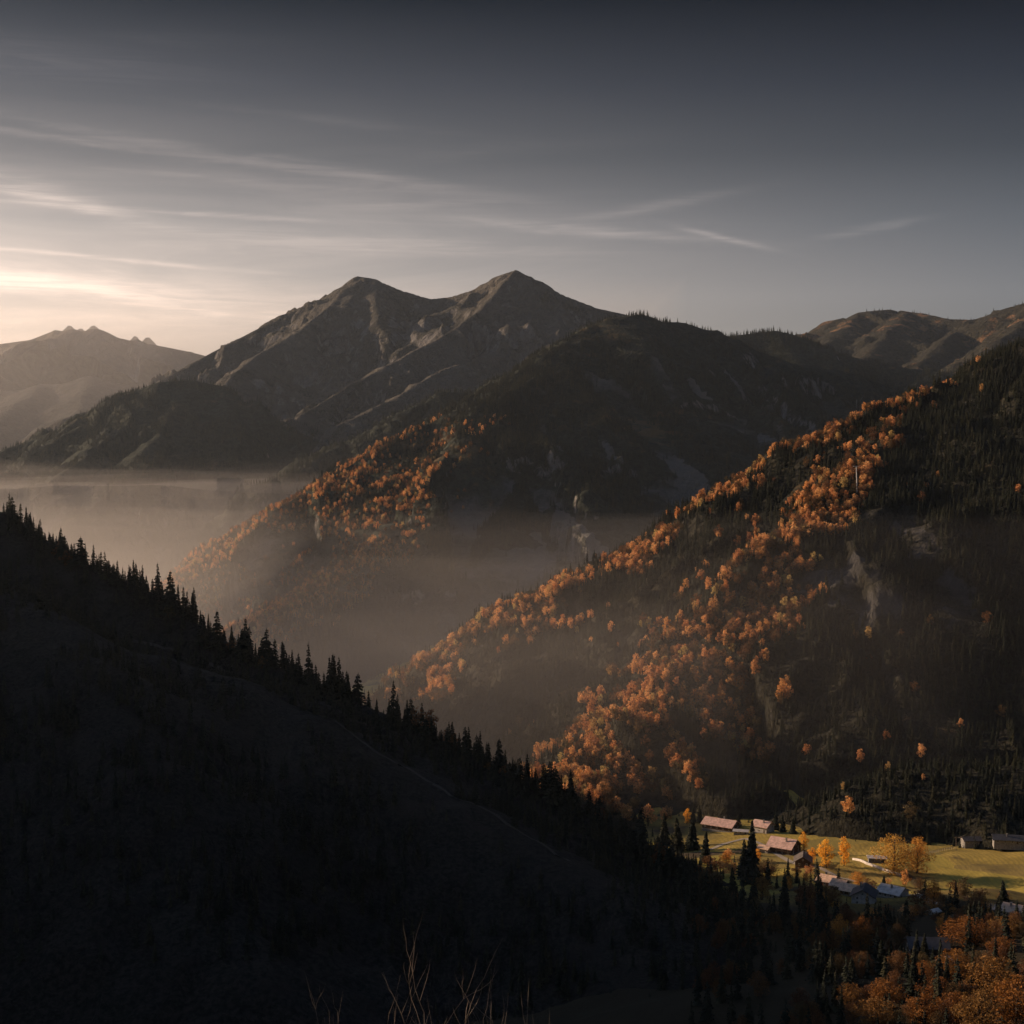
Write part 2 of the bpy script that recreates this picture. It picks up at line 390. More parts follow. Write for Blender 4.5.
# ------------------------------------------------------------------ camera, world, sun, haze
cam_d = bpy.data.cameras.new('camera'); cam = bpy.data.objects.new('camera', cam_d); COL.objects.link(cam)
cam_d.sensor_width = 36; cam_d.sensor_fit = 'HORIZONTAL'; cam_d.lens = 36 * F / 1024
cam_d.clip_start = .5; cam_d.clip_end = 90000
cam.location = (0, 0, 0); cam.rotation_euler = (math.pi / 2 - PITCH, 0, 0)
S.camera = cam

SUN_AZ = math.radians(-66)     # from the view direction, towards the left
SUN_EL = math.radians(15.6)
sd = Vector((math.sin(SUN_AZ) * math.cos(SUN_EL), math.cos(SUN_AZ) * math.cos(SUN_EL), math.sin(SUN_EL)))
sun_d = bpy.data.lights.new('sun', 'SUN'); sun = bpy.data.objects.new('sun', sun_d); COL.objects.link(sun)
sun_d.energy = 5.0; sun_d.angle = math.radians(.5); sun_d.color = (1., .71, .48)
sun.rotation_euler = (-sd).to_track_quat('-Z', 'Y').to_euler()
sun.location = (-2000, 1000, 3000)

w = bpy.data.worlds.new('World'); S.world = w; w.use_nodes = True
T = NT(w)
sky = T.n('ShaderNodeTexSky', sky_type='NISHITA', sun_disc=False, sun_elevation=SUN_EL, sun_rotation=SUN_AZ, altitude=1200, air_density=1.0, dust_density=2.5, ozone_density=1.0)
hs = T.n('ShaderNodeHueSaturation', inputs={'Saturation': .30, 'Value': 1.}); T.t.links.new(sky.outputs[0], hs.inputs['Color'])
tc = T.n('ShaderNodeTexCoord'); vec = tc.outputs['Generated']
sp = T.n('ShaderNodeSeparateXYZ'); T.t.links.new(vec, sp.inputs[0])
az = T.math('ARCTAN2', sp.outputs[0], sp.outputs[1]); el = T.math('ARCSINE', sp.outputs[2])
vv = T.n('ShaderNodeCombineXYZ'); T.t.links.new(az, vv.inputs[0]); T.t.links.new(T.math('MULTIPLY', el, 1.), vv.inputs[1])
def streaky(sx, sy, dist, seed, det=6):
    mp = T.n('ShaderNodeMapping'); T.t.links.new(vv.outputs[0], mp.inputs[0])
    mp.inputs['Scale'].default_value = (sx, sy, 1); mp.inputs['Location'].default_value = (seed, seed * .7, seed); mp.inputs['Rotation'].default_value = (0, 0, math.radians(4))
    return T.noise(mp.outputs[0], 1., det, .62, dist)
n_long = streaky(9, 150, 1.6, 3.1, 8)
n_mid = streaky(16, 60, 1.4, 8.4)
veil_n = streaky(3.2, 26, .8, 5.5, 5)
cloud = None
for (px, py, hl, hw, tilt, k) in [
    (45, 136, 90, 3.2, 5, .55), (235, 158, 190, 6, 7.5, .40), (380, 176, 110, 5, 8, .28),
    (25, 188, 75, 11, 10, .5), (60, 202, 90, 5, 10, .45), (150, 211, 180, 2.4, 1.5, .6),
    (90, 257, 130, 2.2, 3.5, .6), (60, 284, 210, 13, 4, .45), (150, 300, 190, 7, 6, .55), (60, 318, 200, 9, 0, .3), (300, 242, 170, 12, 1, .28),
    (590, 231, 130, 4.5, 5, .42), (722, 238, 46, 2.6, 14, .55), (655, 206, 85, 5, -9, .3), (870, 228, 42, 4, -9, .4), (500, 150, 120, 8, -4, .12),
    (60, 62, 150, 14, 2, .22), (160, 40, 120, 8, -3, .12), (330, 120, 160, 5, 5, .14), (420, 205, 120, 4, -4, .2), (230, 178, 150, 5, 3, .22), (480, 250, 150, 6, 2, .2), (520, 215, 200, 14, 4, .14)]:
    a0 = math.atan((px - 512) / F); d0 = ray(px, py); e0 = math.asin(d0[2] / math.sqrt(sum(q * q for q in d0)))
    ct, st_ = math.cos(math.radians(-tilt)), math.sin(math.radians(-tilt))
    A = T.math('SUBTRACT', az, a0); E = T.math('SUBTRACT', el, e0)
    E = T.math('ADD', E, T.math('MULTIPLY', T.math('SUBTRACT', n_mid, .5), hw * 1.6 / F))
    u = T.math('ADD', T.math('MULTIPLY', A, ct), T.math('MULTIPLY', E, st_))
    v = T.math('SUBTRACT', T.math('MULTIPLY', E, ct), T.math('MULTIPLY', A, st_))
    u = T.math('DIVIDE', u, hl / F); v = T.math('DIVIDE', v, hw / F)
    q = T.math('ADD', T.math('MULTIPLY', u, u), T.math('MULTIPLY', v, v))
    gss = T.math('MULTIPLY', T.math('EXPONENT', T.math('MULTIPLY', q, -1.)), k)
    cloud = gss if cloud is None else T.math('ADD', cloud, gss)
cloud = T.math('MULTIPLY', cloud, T.math('ADD', T.math('MULTIPLY', T.sstep(n_long, .3, .72), .9), .25))
low = T.math('MULTIPLY', T.sstep(el, .30, .06), T.sstep(az, .25, -.30))
veil = T.math('MULTIPLY', T.math('MULTIPLY', T.sstep(veil_n, .35, .75), low), .42)
cloud = T.math('ADD', cloud, veil)
tint = T.ramp(el, [(0., (.74, .61, .54)), (.10, (.93, .78, .70)), (.145, (.58, .52, .49)), (.19, (.28, .268, .27)), (.235, (.135, .142, .165)), (.29, (.008, .024, .044)), (.38, (.07, .11, .18)), (.7, (.42, .60, .95)), (1., (.52, .76, 1.2))])
tint = T.mix(1., tint, (1.62, 1.62, 1.62), 'MULTIPLY')
side = T.n('ShaderNodeMapRange', inputs={1: -.34, 2: .34, 3: 0., 4: 1.}); T.t.links.new(az, side.inputs[0])
tint = T.mix(1., tint, T.mix(side.outputs[0], (1.20, 1.14, 1.10), (.50, .57, .66)), 'MULTIPLY')
col = T.mix(1., hs.outputs[0], tint, 'MULTIPLY')
ccol = T.mix(1., col, (1.9, 1.72, 1.6), 'MULTIPLY')
ccol = T.mix(1., ccol, (.9, .78, .66), 'ADD')
fac = T.math('MINIMUM', cloud, .9)
col = T.mix(fac, col, ccol)
bg = T.n('ShaderNodeBackground', inputs={'Strength': .05}); T.t.links.new(col, bg.inputs[0])
wo = T.n('ShaderNodeOutputWorld'); T.t.links.new(bg.outputs[0], wo.inputs[0])

S.view_settings.view_transform = 'Standard'; S.view_settings.look = 'None'; S.view_settings.gamma = 1; S.view_settings.exposure = .55
S.view_settings.use_curve_mapping = False
S.cycles.use_denoising = True
S.cycles.max_bounces = 6; S.cycles.diffuse_bounces = 2; S.cycles.glossy_bounces = 2; S.cycles.transparent_max_bounces = 8
S.cycles.transmission_bounces = 2; S.cycles.volume_bounces = 0
S.cycles.use_adaptive_sampling = True; S.cycles.adaptive_threshold = .02
S.cycles.sample_clamp_indirect = 4

def air_box(name, x0, x1, y0, y1, z0, z1, dens, col, g):
    v = [(x, y, z) for z in (z0, z1) for y in (y0, y1) for x in (x0, x1)]
    f = [(0, 2, 3, 1), (4, 5, 7, 6), (0, 1, 5, 4), (2, 6, 7, 3), (0, 4, 6, 2), (1, 3, 7, 5)]
    me = bpy.data.meshes.new(name); me.from_pydata(v, [], f)
    m = bpy.data.materials.new(name + '_air'); m.use_nodes = True
    N = NT(m)
    pv = N.n('ShaderNodeVolumePrincipled', inputs={'Color': (*col, 1), 'Density': dens, 'Anisotropy': g})
    out = N.n('ShaderNodeOutputMaterial'); N.t.links.new(pv.outputs[0], out.inputs[1])
    me.materials.append(m)
    o = link(name, me); tag(o, kind='stuff')
    return o

def mist_bank(name, x0, x1, y0, y1, bottom, top, dens, wave, seed):
    """a closed bank of mist with an uneven upper surface"""
    nx, ny = 44, 44
    xs = np.linspace(x0, x1, nx); ys = np.linspace(y0, y1, ny); X, Y = np.meshgrid(xs, ys)
    Z = top + wave * fbm(X / 900. + seed, Y / 1300. + seed, 4, .55)
    n = nx * ny
    v = np.concatenate([np.stack([X.ravel(), Y.ravel(), Z.ravel()], 1), np.stack([X.ravel(), Y.ravel(), np.full(n, float(bottom))], 1)])
    i = np.arange(n).reshape(ny, nx)
    t = np.stack([i[:-1, :-1].ravel(), i[:-1, 1:].ravel(), i[1:, 1:].ravel(), i[1:, :-1].ravel()], 1)
    f = [t, t[:, ::-1] + n]
    for e in (i[0, ::-1], i[-1, :], i[:, 0], i[::-1, -1]):
        f.append(np.stack([e[:-1], e[1:], e[1:] + n, e[:-1] + n], 1))
    f = np.concatenate(f)
    o = link(name, mesh_arrays(name, v, f, None))
    m = bpy.data.materials.new(name + '_air'); m.use_nodes = True; N = NT(m)
    pv = N.n('ShaderNodeVolumePrincipled', inputs={'Color': (1., .96, .92, 1), 'Density': dens, 'Anisotropy': .5})
    out = N.n('ShaderNodeOutputMaterial'); N.t.links.new(pv.outputs[0], out.inputs[1]); o.data.materials.append(m)
    return tag(o, kind='stuff')
# ------------------------------------------------------------------ build the land
HM = {}
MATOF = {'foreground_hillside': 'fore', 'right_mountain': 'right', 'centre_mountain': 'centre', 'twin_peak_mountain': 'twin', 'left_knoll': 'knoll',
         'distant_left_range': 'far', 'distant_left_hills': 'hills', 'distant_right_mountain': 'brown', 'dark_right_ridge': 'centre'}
VIS = []          # vertices used for the line-of-sight test
for name, (hill, (x0, y0, x1, y1), st) in MOUNTS.items():
    xs = np.arange(x0, x1 + st, st); ys = np.arange(y0, y1 + st, st)
    X, Y = np.meshgrid(xs, ys)
    Z, GA = hill.h(X, Y, True)
    v, f = grid_mesh(name, xs, ys, Z, None)
    VIS.append(v)
    fl = floor_h(v[:, 0], v[:, 1]) - 25
    keep = (v[f, 2] > fl[f]).any(1)
    f = f[keep]
    used = np.unique(f); remap = np.zeros(len(v), int); remap[used] = np.arange(len(used))
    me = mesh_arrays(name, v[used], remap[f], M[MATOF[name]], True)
    at_ = me.attributes.new('gully', 'FLOAT', 'POINT'); at_.data.foreach_set('value', GA.ravel()[used].astype(np.float32))
    o = link(name, me); tag(o, kind='structure')

# the ground: one sheet to the horizon, fine near the village
def axis(lo, hi, c0, c1, st, g=1.12):
    a = list(np.arange(c0, c1 + st, st)); s = st
    while a[-1] < hi: s *= g; a.append(a[-1] + s)
    s = st; b = []
    x = c0
    while x > lo: s *= g; x -= s; b.append(x)
    return np.array(b[::-1] + a)
def ground_h(x, y):
    a = floor_h(x, y); b = camera_hill_h(x, y)
    k = 12.
    d = np.clip((a - b) / k, -20, 20)
    return np.where(np.abs(d) < 19, b + k * np.logaddexp(0, d), np.maximum(a, b))
gx = axis(-30000, 30000, -200, 520, 5); gy = axis(-3000, 34000, -30, 1150, 5)
X, Y = np.meshgrid(gx, gy); Z = ground_h(X, Y)
v, f = grid_mesh('ground', gx, gy, Z, None); VIS.append(v)

m, T = new_mat('valley_ground')
g = T.n('ShaderNodeNewGeometry'); pos = g.outputs['Position']
big = T.noise(pos, 1 / 90., 5, .6, .5); mid = T.noise(pos, 1 / 14., 5, .6); fine = T.noise(pos, .8, 4, .7)
mead = T.mix(T.sstep(mid, .3, .7), (.28, .20, .05), (.44, .31, .075))
mead = T.mix(T.sstep(fine, .3, .75), T.mix(1., mead, (.75, .75, .75), 'MULTIPLY'), mead)
dirt = T.mix(fine, (.05, .04, .025), (.10, .075, .045))
wood = T.mix(fine, (.02, .018, .011), (.05, .038, .02))
spx = T.n('ShaderNodeSeparateXYZ'); T.t.links.new(pos, spx.inputs[0])
wv = T.n('ShaderNodeTexWave', inputs={'Scale': .11, 'Distortion': 6., 'Detail': 3., 'Detail Scale': .6}); T.t.links.new(pos, wv.inputs[0])
mead = T.mix(T.math('MULTIPLY', T.sstep(wv.outputs['Fac'], .35, .75), .55), mead, (.20, .15, .045))
vor = T.n('ShaderNodeTexVoronoi', feature='F1', inputs={'Scale': 1 / 46.}); T.t.links.new(pos, vor.inputs[0])
field = T.n('ShaderNodeSeparateColor'); T.t.links.new(vor.outputs['Color'], field.inputs[0])
mead = T.mix(T.math('MULTIPLY', field.outputs[0], .5), mead, (.38, .33, .06))
mead = T.mix(T.math('MULTIPLY', T.sstep(field.outputs[1], .6, .8), .5), mead, (.17, .13, .055))
c = T.mix(T.sstep(big, .56, .66), mead, dirt)
low = T.sstep(T.math('ADD', spx.outputs[2], T.math('MULTIPLY', mid, 16.)), -212., -232.)
c = T.mix(low, wood, c)
finish(T, c, .95, T.math('ADD', fine, T.math('MULTIPLY', mid, 2.)), .6, .8, .1)
M['ground'] = m
go = link('ground', mesh_arrays('ground', v, f, m, True)); tag(go, kind='structure')

def H_all(x, y):
    z = ground_h(x, y)
    for hill in (fore, right):
        z = np.maximum(z, hill.h(x, y))
    return z

AZB, DB = 900, 260
A0, A1 = -.5, .5; D0, D1 = 60., 16000.
vis = np.full((AZB, DB), -9.)
for v in VIS:
    r = np.hypot(v[:, 0], v[:, 1]); a = np.arctan2(v[:, 0], v[:, 1])
    i = ((a - A0) / (A1 - A0) * AZB).astype(int); j = (np.log(np.maximum(r, 1) / D0) / math.log(D1 / D0) * DB).astype(int)
    ok = (i >= 0) & (i < AZB) & (j >= 0) & (j < DB) & (v[:, 1] > 0)
    np.maximum.at(vis, (i[ok], j[ok]), (v[:, 2] / np.maximum(r, 1))[ok])
vis = np.maximum.accumulate(vis, axis=1)
def visible(x, y, z, back=2):
    r = np.hypot(x, y); a = np.arctan2(x, y)
    i = np.clip(((a - A0) / (A1 - A0) * AZB).astype(int), 0, AZB - 1)
    j = np.clip((np.log(r / D0) / math.log(D1 / D0) * DB).astype(int) - back, 0, DB - 1)
    return z / r > vis[i, j]

air_box('haze', -31000, 31000, -3200, 35000, -1050, 905, 1.15e-5, (.74, .87, 1.), .5)
air_box('distant_haze', -30000, 900, 7700, 34000, -1040, 895, 9e-5, (.98, .95, .95), .5)
air_box('left_distant_haze', -12000, -1460, 5900, 7690, -1030, 640, 7e-5, (1., .96, .95), .5)
for k, (top, dens, wv) in enumerate([(-8, 8e-6, 50), (-24, 1.6e-5, 44), (-38, 3e-5, 36), (-54, 6e-5, 26), (-72, 1.2e-4, 20), (-98, 2.2e-4, 14)]):
    mist_bank('valley_mist', -5200 + 10 * k, 100 - 20 * k, 4300 - 40 * k, 9500 - 10 * k, -1000 + 5 * k, top, dens, wv, k * 3.3)
for k, (top, dens, wv) in enumerate([(-55, 2e-5, 40), (-85, 4e-5, 30), (-130, 7e-5, 20)]):
    mist_bank('near_valley_mist', -3800 + 10 * k, -420 - 30 * k, 1460 + 10 * k, 4280 - 20 * k, -980 + 5 * k, top, dens, wv, 20 + k * 3.3)
for k, (top, dens, wv) in enumerate([(-105, 2.2e-5, 32), (-150, 4.5e-5, 28), (-195, 6e-5, 24), (-240, 8e-5, 18)]):
    mist_bank('lower_valley_mist', -3500 + 10 * k, 900 - 10 * k, 1400 + 10 * k, 4100 - 20 * k, -990 + 5 * k, top, dens, wv, 40 + k * 3.3)
for k, (top, dens, x1) in enumerate([(-60, 6e-5, 600), (-100, 1.3e-4, 320), (-140, 2.4e-4, 160)]):
    mist_bank('slope_mist', -900 + 20 * k, x1, 985 + 12 * k, 1395 - 2 * k, -900 + 5 * k, top, dens, 14, 60 + k * 3.3)
# ------------------------------------------------------------------ trees
def tube(path, radii, n=5):
    """tapered tube along a path -> verts, quads"""
    V = []; Q = []
    path = [np.array(p, float) for p in path]
    for i, p in enumerate(path):
        d = path[min(i + 1, len(path) - 1)] - path[max(i - 1, 0)]
        d /= (np.linalg.norm(d) + 1e-9)
        a = np.cross(d, (0, 0, 1.) if abs(d[2]) < .9 else (1., 0, 0)); a /= np.linalg.norm(a); b = np.cross(d, a)
        for k in range(n):
            t = 2 * math.pi * k / n
            V.append(p + radii[i] * (math.cos(t) * a + math.sin(t) * b))
    for i in range(len(path) - 1):
        for k in range(n):
            Q.append((i * n + k, i * n + (k + 1) % n, (i + 1) * n + (k + 1) % n, (i + 1) * n + k))
    return V, Q

def merge(parts):
    V = []; Q = []; o = 0
    for v, q in parts:
        V.extend(v); Q.extend([tuple(i + o for i in f) for f in q]); o += len(v)
    return np.array(V), np.array(Q)

def spruce(h, seed, width=.17, tiers=17, per=9, bare=0.06):
    r = random.Random(seed)
    trunk = merge([tube([(0, 0, -.06 * h), (0, 0, .3 * h), (0, 0, .7 * h), (0, 0, h)], [.016 * h, .012 * h, .006 * h, .0015 * h], 6)])
    V = []; Q = []
    lean = r.uniform(-.01, .01)
    for t in range(tiers):
        f = bare + (1 - bare) * (t + r.uniform(-.2, .2)) / tiers
        R = width * h * (1 - f) ** .85 * r.uniform(.75, 1.15) + .012 * h
        z0 = f * h
        n = max(4, int(per * (1 - f * .5)))
        off = r.random() * 6.28
        for k in range(n):
            if r.random() < .08: continue
            a = off + 6.283 * (k + r.uniform(-.3, .3)) / n
            L = R * r.uniform(.65, 1.15); w = L * r.uniform(.20, .32) + .006 * h
            dr = L * r.uniform(.30, .62); ca, sa = math.cos(a), math.sin(a)
            zc = z0 + r.uniform(-.012, .012) * h
            def pt(u, s, dz): return (ca * u * L - sa * s * w, sa * u * L + ca * s * w, zc - dr * u ** 1.3 + dz)
            b = len(V)
            V += [pt(0, -.35, .01 * h), pt(.55, -1, -.02 * h), pt(1, -.12, .012 * h), pt(1, .12, .012 * h), pt(.55, 1, -.02 * h), pt(0, .35, .01 * h), pt(.5, 0, .012 * h)]
            Q += [(b, b + 1, b + 6, b + 5), (b + 1, b + 2, b + 3, b + 6), (b + 6, b + 3, b + 4, b + 5)]
            # hanging twigs under the bough
            for s_ in (-.5, .5):
                b = len(V); uu = r.uniform(.45, .85); hh = r.uniform(.02, .045) * h
                V += [pt(uu - .22, s_, 0), pt(uu + .22, s_ * .6, 0), pt(uu + .15, s_ * .6, -hh), pt(uu - .15, s_, -hh)]
                Q += [(b, b + 1, b + 2, b + 3)]
    b = len(V); V += [(-.006 * h, 0, .95 * h), (.006 * h, 0, .95 * h), (.001 * h, 0, 1.03 * h), (-.001 * h, 0, 1.03 * h)]; Q.append((b, b + 1, b + 2, b + 3))
    return trunk, (np.array(V), np.array(Q))

def leafy(h, seed, wide=.33, lobes=12, leaves=700, leaf=.034, base=.22, narrow=False):
    r = random.Random(seed); R = np.random.RandomState(seed)
    parts = [tube([(0, 0, -.05 * h), (.01 * h, 0, .2 * h), (0, .01 * h, .45 * h), (.01 * h, 0, .8 * h)], [.028 * h, .02 * h, .013 * h, .003 * h], 6)]
    C = []
    for i in range(lobes):
        f = (i + .5) / lobes
        z = base + (.93 - base) * f
        prof = math.sin(math.pi * min(1, (z - base + .10) / (1.04 - base))) ** .7
        a = i * 2.4 + r.uniform(-.5, .5); rr = wide * prof * r.uniform(.30, .92)
        c = np.array([math.cos(a) * rr, math.sin(a) * rr, z]) * h
        C.append((c, wide * h * r.uniform(.26, .52) * (.55 + .45 * prof)))
        parts.append(tube([(0, 0, (z * .55) * h), c * np.array([.5, .5, 0]) + np.array([0, 0, (z * .8) * h]), c], [.009 * h, .006 * h, .002 * h], 4))
    C.append((np.array([0, 0, .55 * h]), wide * h * .6))
    n = leaves
    ci = R.choice(len(C), n, p=np.array([c[1] ** 2 for c in C]) / sum(c[1] ** 2 for c in C))
    cen = np.array([C[i][0] for i in ci]); rad = np.array([C[i][1] for i in ci])
    d = R.randn(n, 3); d /= np.linalg.norm(d, axis=1)[:, None]
    rr = rad * R.uniform(.35, 1.08, n) ** .6
    p = cen + d * rr[:, None] * np.array([1, 1, .85])
    nrm = d * .7 + R.randn(n, 3) * .55; nrm /= np.linalg.norm(nrm, axis=1)[:, None]
    t = np.cross(nrm, R.randn(n, 3)); t /= np.linalg.norm(t, axis=1)[:, None]; u = np.cross(nrm, t)
    s = leaf * h * R.uniform(.6, 1.35, n)[:, None]
    V = np.stack([p - t * s, p - u * s * .6, p + t * s, p + u * s * .6], 1).reshape(-1, 3)
    Q = np.arange(4 * n).reshape(n, 4)
    if narrow: V[:, :2] *= .5
    return merge(parts), (V, Q)

def bare_tree(h, seed, spread=.5, depth=4, r0=.02, twist=.35, first=.22):
    r = random.Random(seed); parts = []
    def grow(p, d, L, rad, k):
        pts = [p]; q = np.array(p); dd = np.array(d)
        for i in range(4):
            dd = dd + np.array([r.uniform(-twist, twist) for _ in range(3)]) * .5 + np.array([0, 0, .16]); dd /= np.linalg.norm(dd)
            q = q + dd * L / 4; pts.append(q.copy())
        parts.append(tube(pts, [rad, rad * .88, rad * .76, rad * .64, rad * (.5 if k else .2)], 5 if k > 1 else 4))
        if k == 0: return
        for j in range(r.choice([3, 3, 4])):
            f = r.choice([1, 2, 3, 4, 4]); nd = dd + np.array([r.uniform(-1, 1), r.uniform(-1, 1), r.uniform(-.25, .6)]) * spread * 1.5; nd /= np.linalg.norm(nd)
            grow(pts[f], nd, L * r.uniform(.6, .9), rad * .55, k - 1)
    grow(np.array([0, 0, -.03 * h]), np.array([0, 0, 1.]), h * first, r0 * h, depth)
    return merge(parts)

PROTO = {}
def proto(kind, key, trunk, crown, bark, leafm):
    PROTO.setdefault(kind, []).append((mesh_arrays(kind + '_trunk', trunk[0], trunk[1], M[bark], True), mesh_arrays(kind + '_crown', crown[0], crown[1], M[leafm])))
for s in range(5):
    a = spruce(20, 100 + s, [.17, .20, .15, .19, .22][s], [18, 16, 19, 14, 17][s]); proto('spruce', s, *a, 'bark', 'spruce_needles')
for s in range(4):
    a = leafy(14, 200 + s, [.36, .31, .40, .34][s], [11, 13, 12, 9][s], 620, .036, .16); proto('autumn', s, *a, 'bark', 'autumn_leaves')
for s in range(3):
    a = leafy(14, 300 + s, .34, 12, 620, .034, .16); proto('dull', s, *a, 'bark', 'dull_leaves')
for s in range(3):
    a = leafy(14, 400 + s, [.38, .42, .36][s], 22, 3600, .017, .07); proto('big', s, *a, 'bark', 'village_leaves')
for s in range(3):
    a = leafy(14, 430 + s, [.38, .42, .36][s], 22, 3600, .017, .14); proto('amber', s, *a, 'bark', 'shaded_amber_leaves')
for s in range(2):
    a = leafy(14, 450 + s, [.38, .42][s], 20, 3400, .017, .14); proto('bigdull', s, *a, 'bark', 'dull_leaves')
for s in range(2):
    a = leafy(16, 500 + s, .28, 16, 1500, .022, .05, False); proto('gold', s, *a, 'bark', 'gold_leaves')
for s in range(2):
    a = spruce(20, 700 + s, .20, 30, 14); proto('bigspruce', s, *a, 'bark', 'spruce_needles')

def plant(kind, name, x, y, z, h, label, cat, group=None, idx=None, wide=1.):
    pr = PROTO[kind]; i = random.randrange(len(pr)) if idx is None else idx % len(pr)
    base = {'spruce': 20, 'bigspruce': 20, 'autumn': 14, 'dull': 14, 'big': 14, 'amber': 14, 'bigdull': 14, 'gold': 16}[kind]
    s = h / base
    o = bpy.data.objects.new(name, None); COL.objects.link(o); o.empty_display_size = .5
    o.location = (x, y, z - .2); o.rotation_euler = (random.uniform(-.045, .045), random.uniform(-.045, .045), random.random() * 6.28); o.scale = (s * wide, s * wide, s)
    tag(o, label, cat, group)
    link('trunk', pr[i][0], o); link('crown', pr[i][1], o)
    return o

def forest(name, kinds, pts, label=None):
    """a far-off wood as one object: instances on points. pts: x, y, z, height, kind index"""
    pts = np.array(pts, np.float32)
    me = bpy.data.meshes.new(name); me.vertices.add(len(pts)); me.vertices.foreach_set('co', pts[:, :3].ravel().copy())
    a = me.attributes.new('tree_scale', 'FLOAT', 'POINT'); a.data.foreach_set('value', pts[:, 3].copy())
    a = me.attributes.new('tree_pick', 'INT', 'POINT'); a.data.foreach_set('value', pts[:, 4].astype(np.int32).copy())
    a = me.attributes.new('tree_turn', 'FLOAT', 'POINT'); a.data.foreach_set('value', (RNG.rand(len(pts)) * 6.28).astype(np.float32))
    o = link(name, me); tag(o, label, None, None, 'stuff')
    ng = bpy.data.node_groups.new(name + '_planting', 'GeometryNodeTree')
    ng.interface.new_socket('Geometry', in_out='INPUT', socket_type='NodeSocketGeometry')
    ng.interface.new_socket('Geometry', in_out='OUTPUT', socket_type='NodeSocketGeometry')
    N = ng.nodes; L = ng.links
    gi = N.new('NodeGroupInput'); go_ = N.new('NodeGroupOutput')
    iop = N.new('GeometryNodeInstanceOnPoints')
    g2i = N.new('GeometryNodeGeometryToInstance')
    for kind_objs in reversed(kinds):      # each: list of objects (trunk, crown)
        j = N.new('GeometryNodeJoinGeometry')
        for ob in kind_objs:
            oi = N.new('GeometryNodeObjectInfo'); oi.inputs[0].default_value = ob; oi.transform_space = 'ORIGINAL'
            L.new(oi.outputs['Geometry'], j.inputs[0])
        L.new(j.outputs[0], g2i.inputs[0])
    L.new(gi.outputs[0], iop.inputs['Points']); L.new(g2i.outputs[0], iop.inputs['Instance'])
    iop.inputs['Pick Instance'].default_value = True
    def attr(nm, typ):
        n = N.new('GeometryNodeInputNamedAttribute'); n.data_type = typ; n.inputs[0].default_value = nm
        return n.outputs[0]
    L.new(attr('tree_pick', 'INT'), iop.inputs['Instance Index'])
    L.new(attr('tree_scale', 'FLOAT'), iop.inputs['Scale'])
    cx = N.new('ShaderNodeCombineXYZ'); L.new(attr('tree_turn', 'FLOAT'), cx.inputs[2]); L.new(cx.outputs[0], iop.inputs['Rotation'])
    L.new(iop.outputs[0], go_.inputs[0])
    md = o.modifiers.new('planting', 'NODES'); md.node_group = ng
    return o

def scatter(hill, box, n, hfun=None, tree_h=18, margin=70, seed=0):
    R = np.random.RandomState(seed)
    x = R.uniform(box[0], box[2], n); y = R.uniform(box[1], box[3], n)
    z = (hfun or hill.h)(x, y)
    px, py = project(x, y, z)
    ok = (px > -margin) & (px < 1024 + margin) & (py > 150) & (py < 1024 + margin * 2)
    ok &= visible(x, y, z + tree_h * 1.3, 3) & (z > floor_h(x, y) - 6)
    return x[ok], y[ok], z[ok], px[ok], py[ok]

def pdist(px, py, line):
    """distance in metres-free units: to a polyline of pixels (used only in world plan: pass world x,y)"""
    best = np.full(np.shape(px), 1e9)
    for a, b in zip(line[:-1], line[1:]):
        dx, dy = b[0] - a[0], b[1] - a[1]
        t = np.clip(((px - a[0]) * dx + (py - a[1]) * dy) / (dx * dx + dy * dy + 1e-9), 0, 1)
        best = np.minimum(best, np.hypot(px - a[0] - t * dx, py - a[1] - t * dy))
    return best

SUNV = np.array([sd.x, sd.y, sd.z])
# ---- the spruces of the foreground ridge: single trees
c0 = fore.crests[0]['p']
random.seed(21)
placed = []
SPR = []      # candidate single spruces: x, y, z, h, what
for a, b in zip(c0[1:-1], c0[2:]):
    L = math.hypot(b[0] - a[0], b[1] - a[1]); n = max(1, int(L / 1.35))
    for i in range(n):
        t = (i + random.random()) / n
        x = a[0] + (b[0] - a[0]) * t; y = a[1] + (b[1] - a[1]) * t
        nx, ny = (b[1] - a[1]) / L, -(b[0] - a[0]) / L
        if ny > 0: nx, ny = -nx, -ny
        o = random.triangular(-9, 14, 1)
        SPR.append((x + nx * o, y + ny * o))
SPR = np.array(SPR)
z = fore.h(SPR[:, 0], SPR[:, 1]); px, py = project(SPR[:, 0], SPR[:, 1], z)
dens = fbm(SPR[:, 0] / 45. + 2, SPR[:, 1] / 45., 2)
ok = (px > -25) & (px < 900) & ((dens > -.28) | (px > 420))
ridge_trees = 0; EXTRA = []
for (x, y), zz, p_, d_ in zip(SPR[ok], z[ok], px[ok], dens[ok]):
    h = random.triangular(5, 25, 9) * (1.0 + .25 * d_) * (.8 if p_ < 140 else 1.)
    if random.random() < .05: h *= 1.25
    if ridge_trees % 2 == 0 and ridge_trees < 530:
        if p_ < 250: lb = 'dark spruce silhouetted on the high misty end of the foreground ridge'
        elif p_ < 520: lb = 'dark spruce silhouetted on the middle of the descending foreground ridge'
        else: lb = 'dark spruce on the low end of the foreground ridge above the village'
        if p_ > 560: h *= .8
        if random.random() < .10:
            plant('dull', 'broadleaf_tree', x, y, zz, h * .75, lb.replace('dark spruce', 'dark round crowned tree'), 'tree', 'round trees among the ridge spruces')
        else: plant('spruce', 'spruce_tree', x, y, zz, h, lb, 'tree', 'spruces along the foreground ridge', None, random.uniform(1.2, 2.0))
    else: EXTRA.append((x, y, zz - .2, h / 20.))
    ridge_trees += 1
print('ridge spruces', ridge_trees)
first_spruce = [o for o in COL.objects if o.name.startswith('spruce_tree')]
def kids(o): return [c for c in COL.objects if c.parent == o]
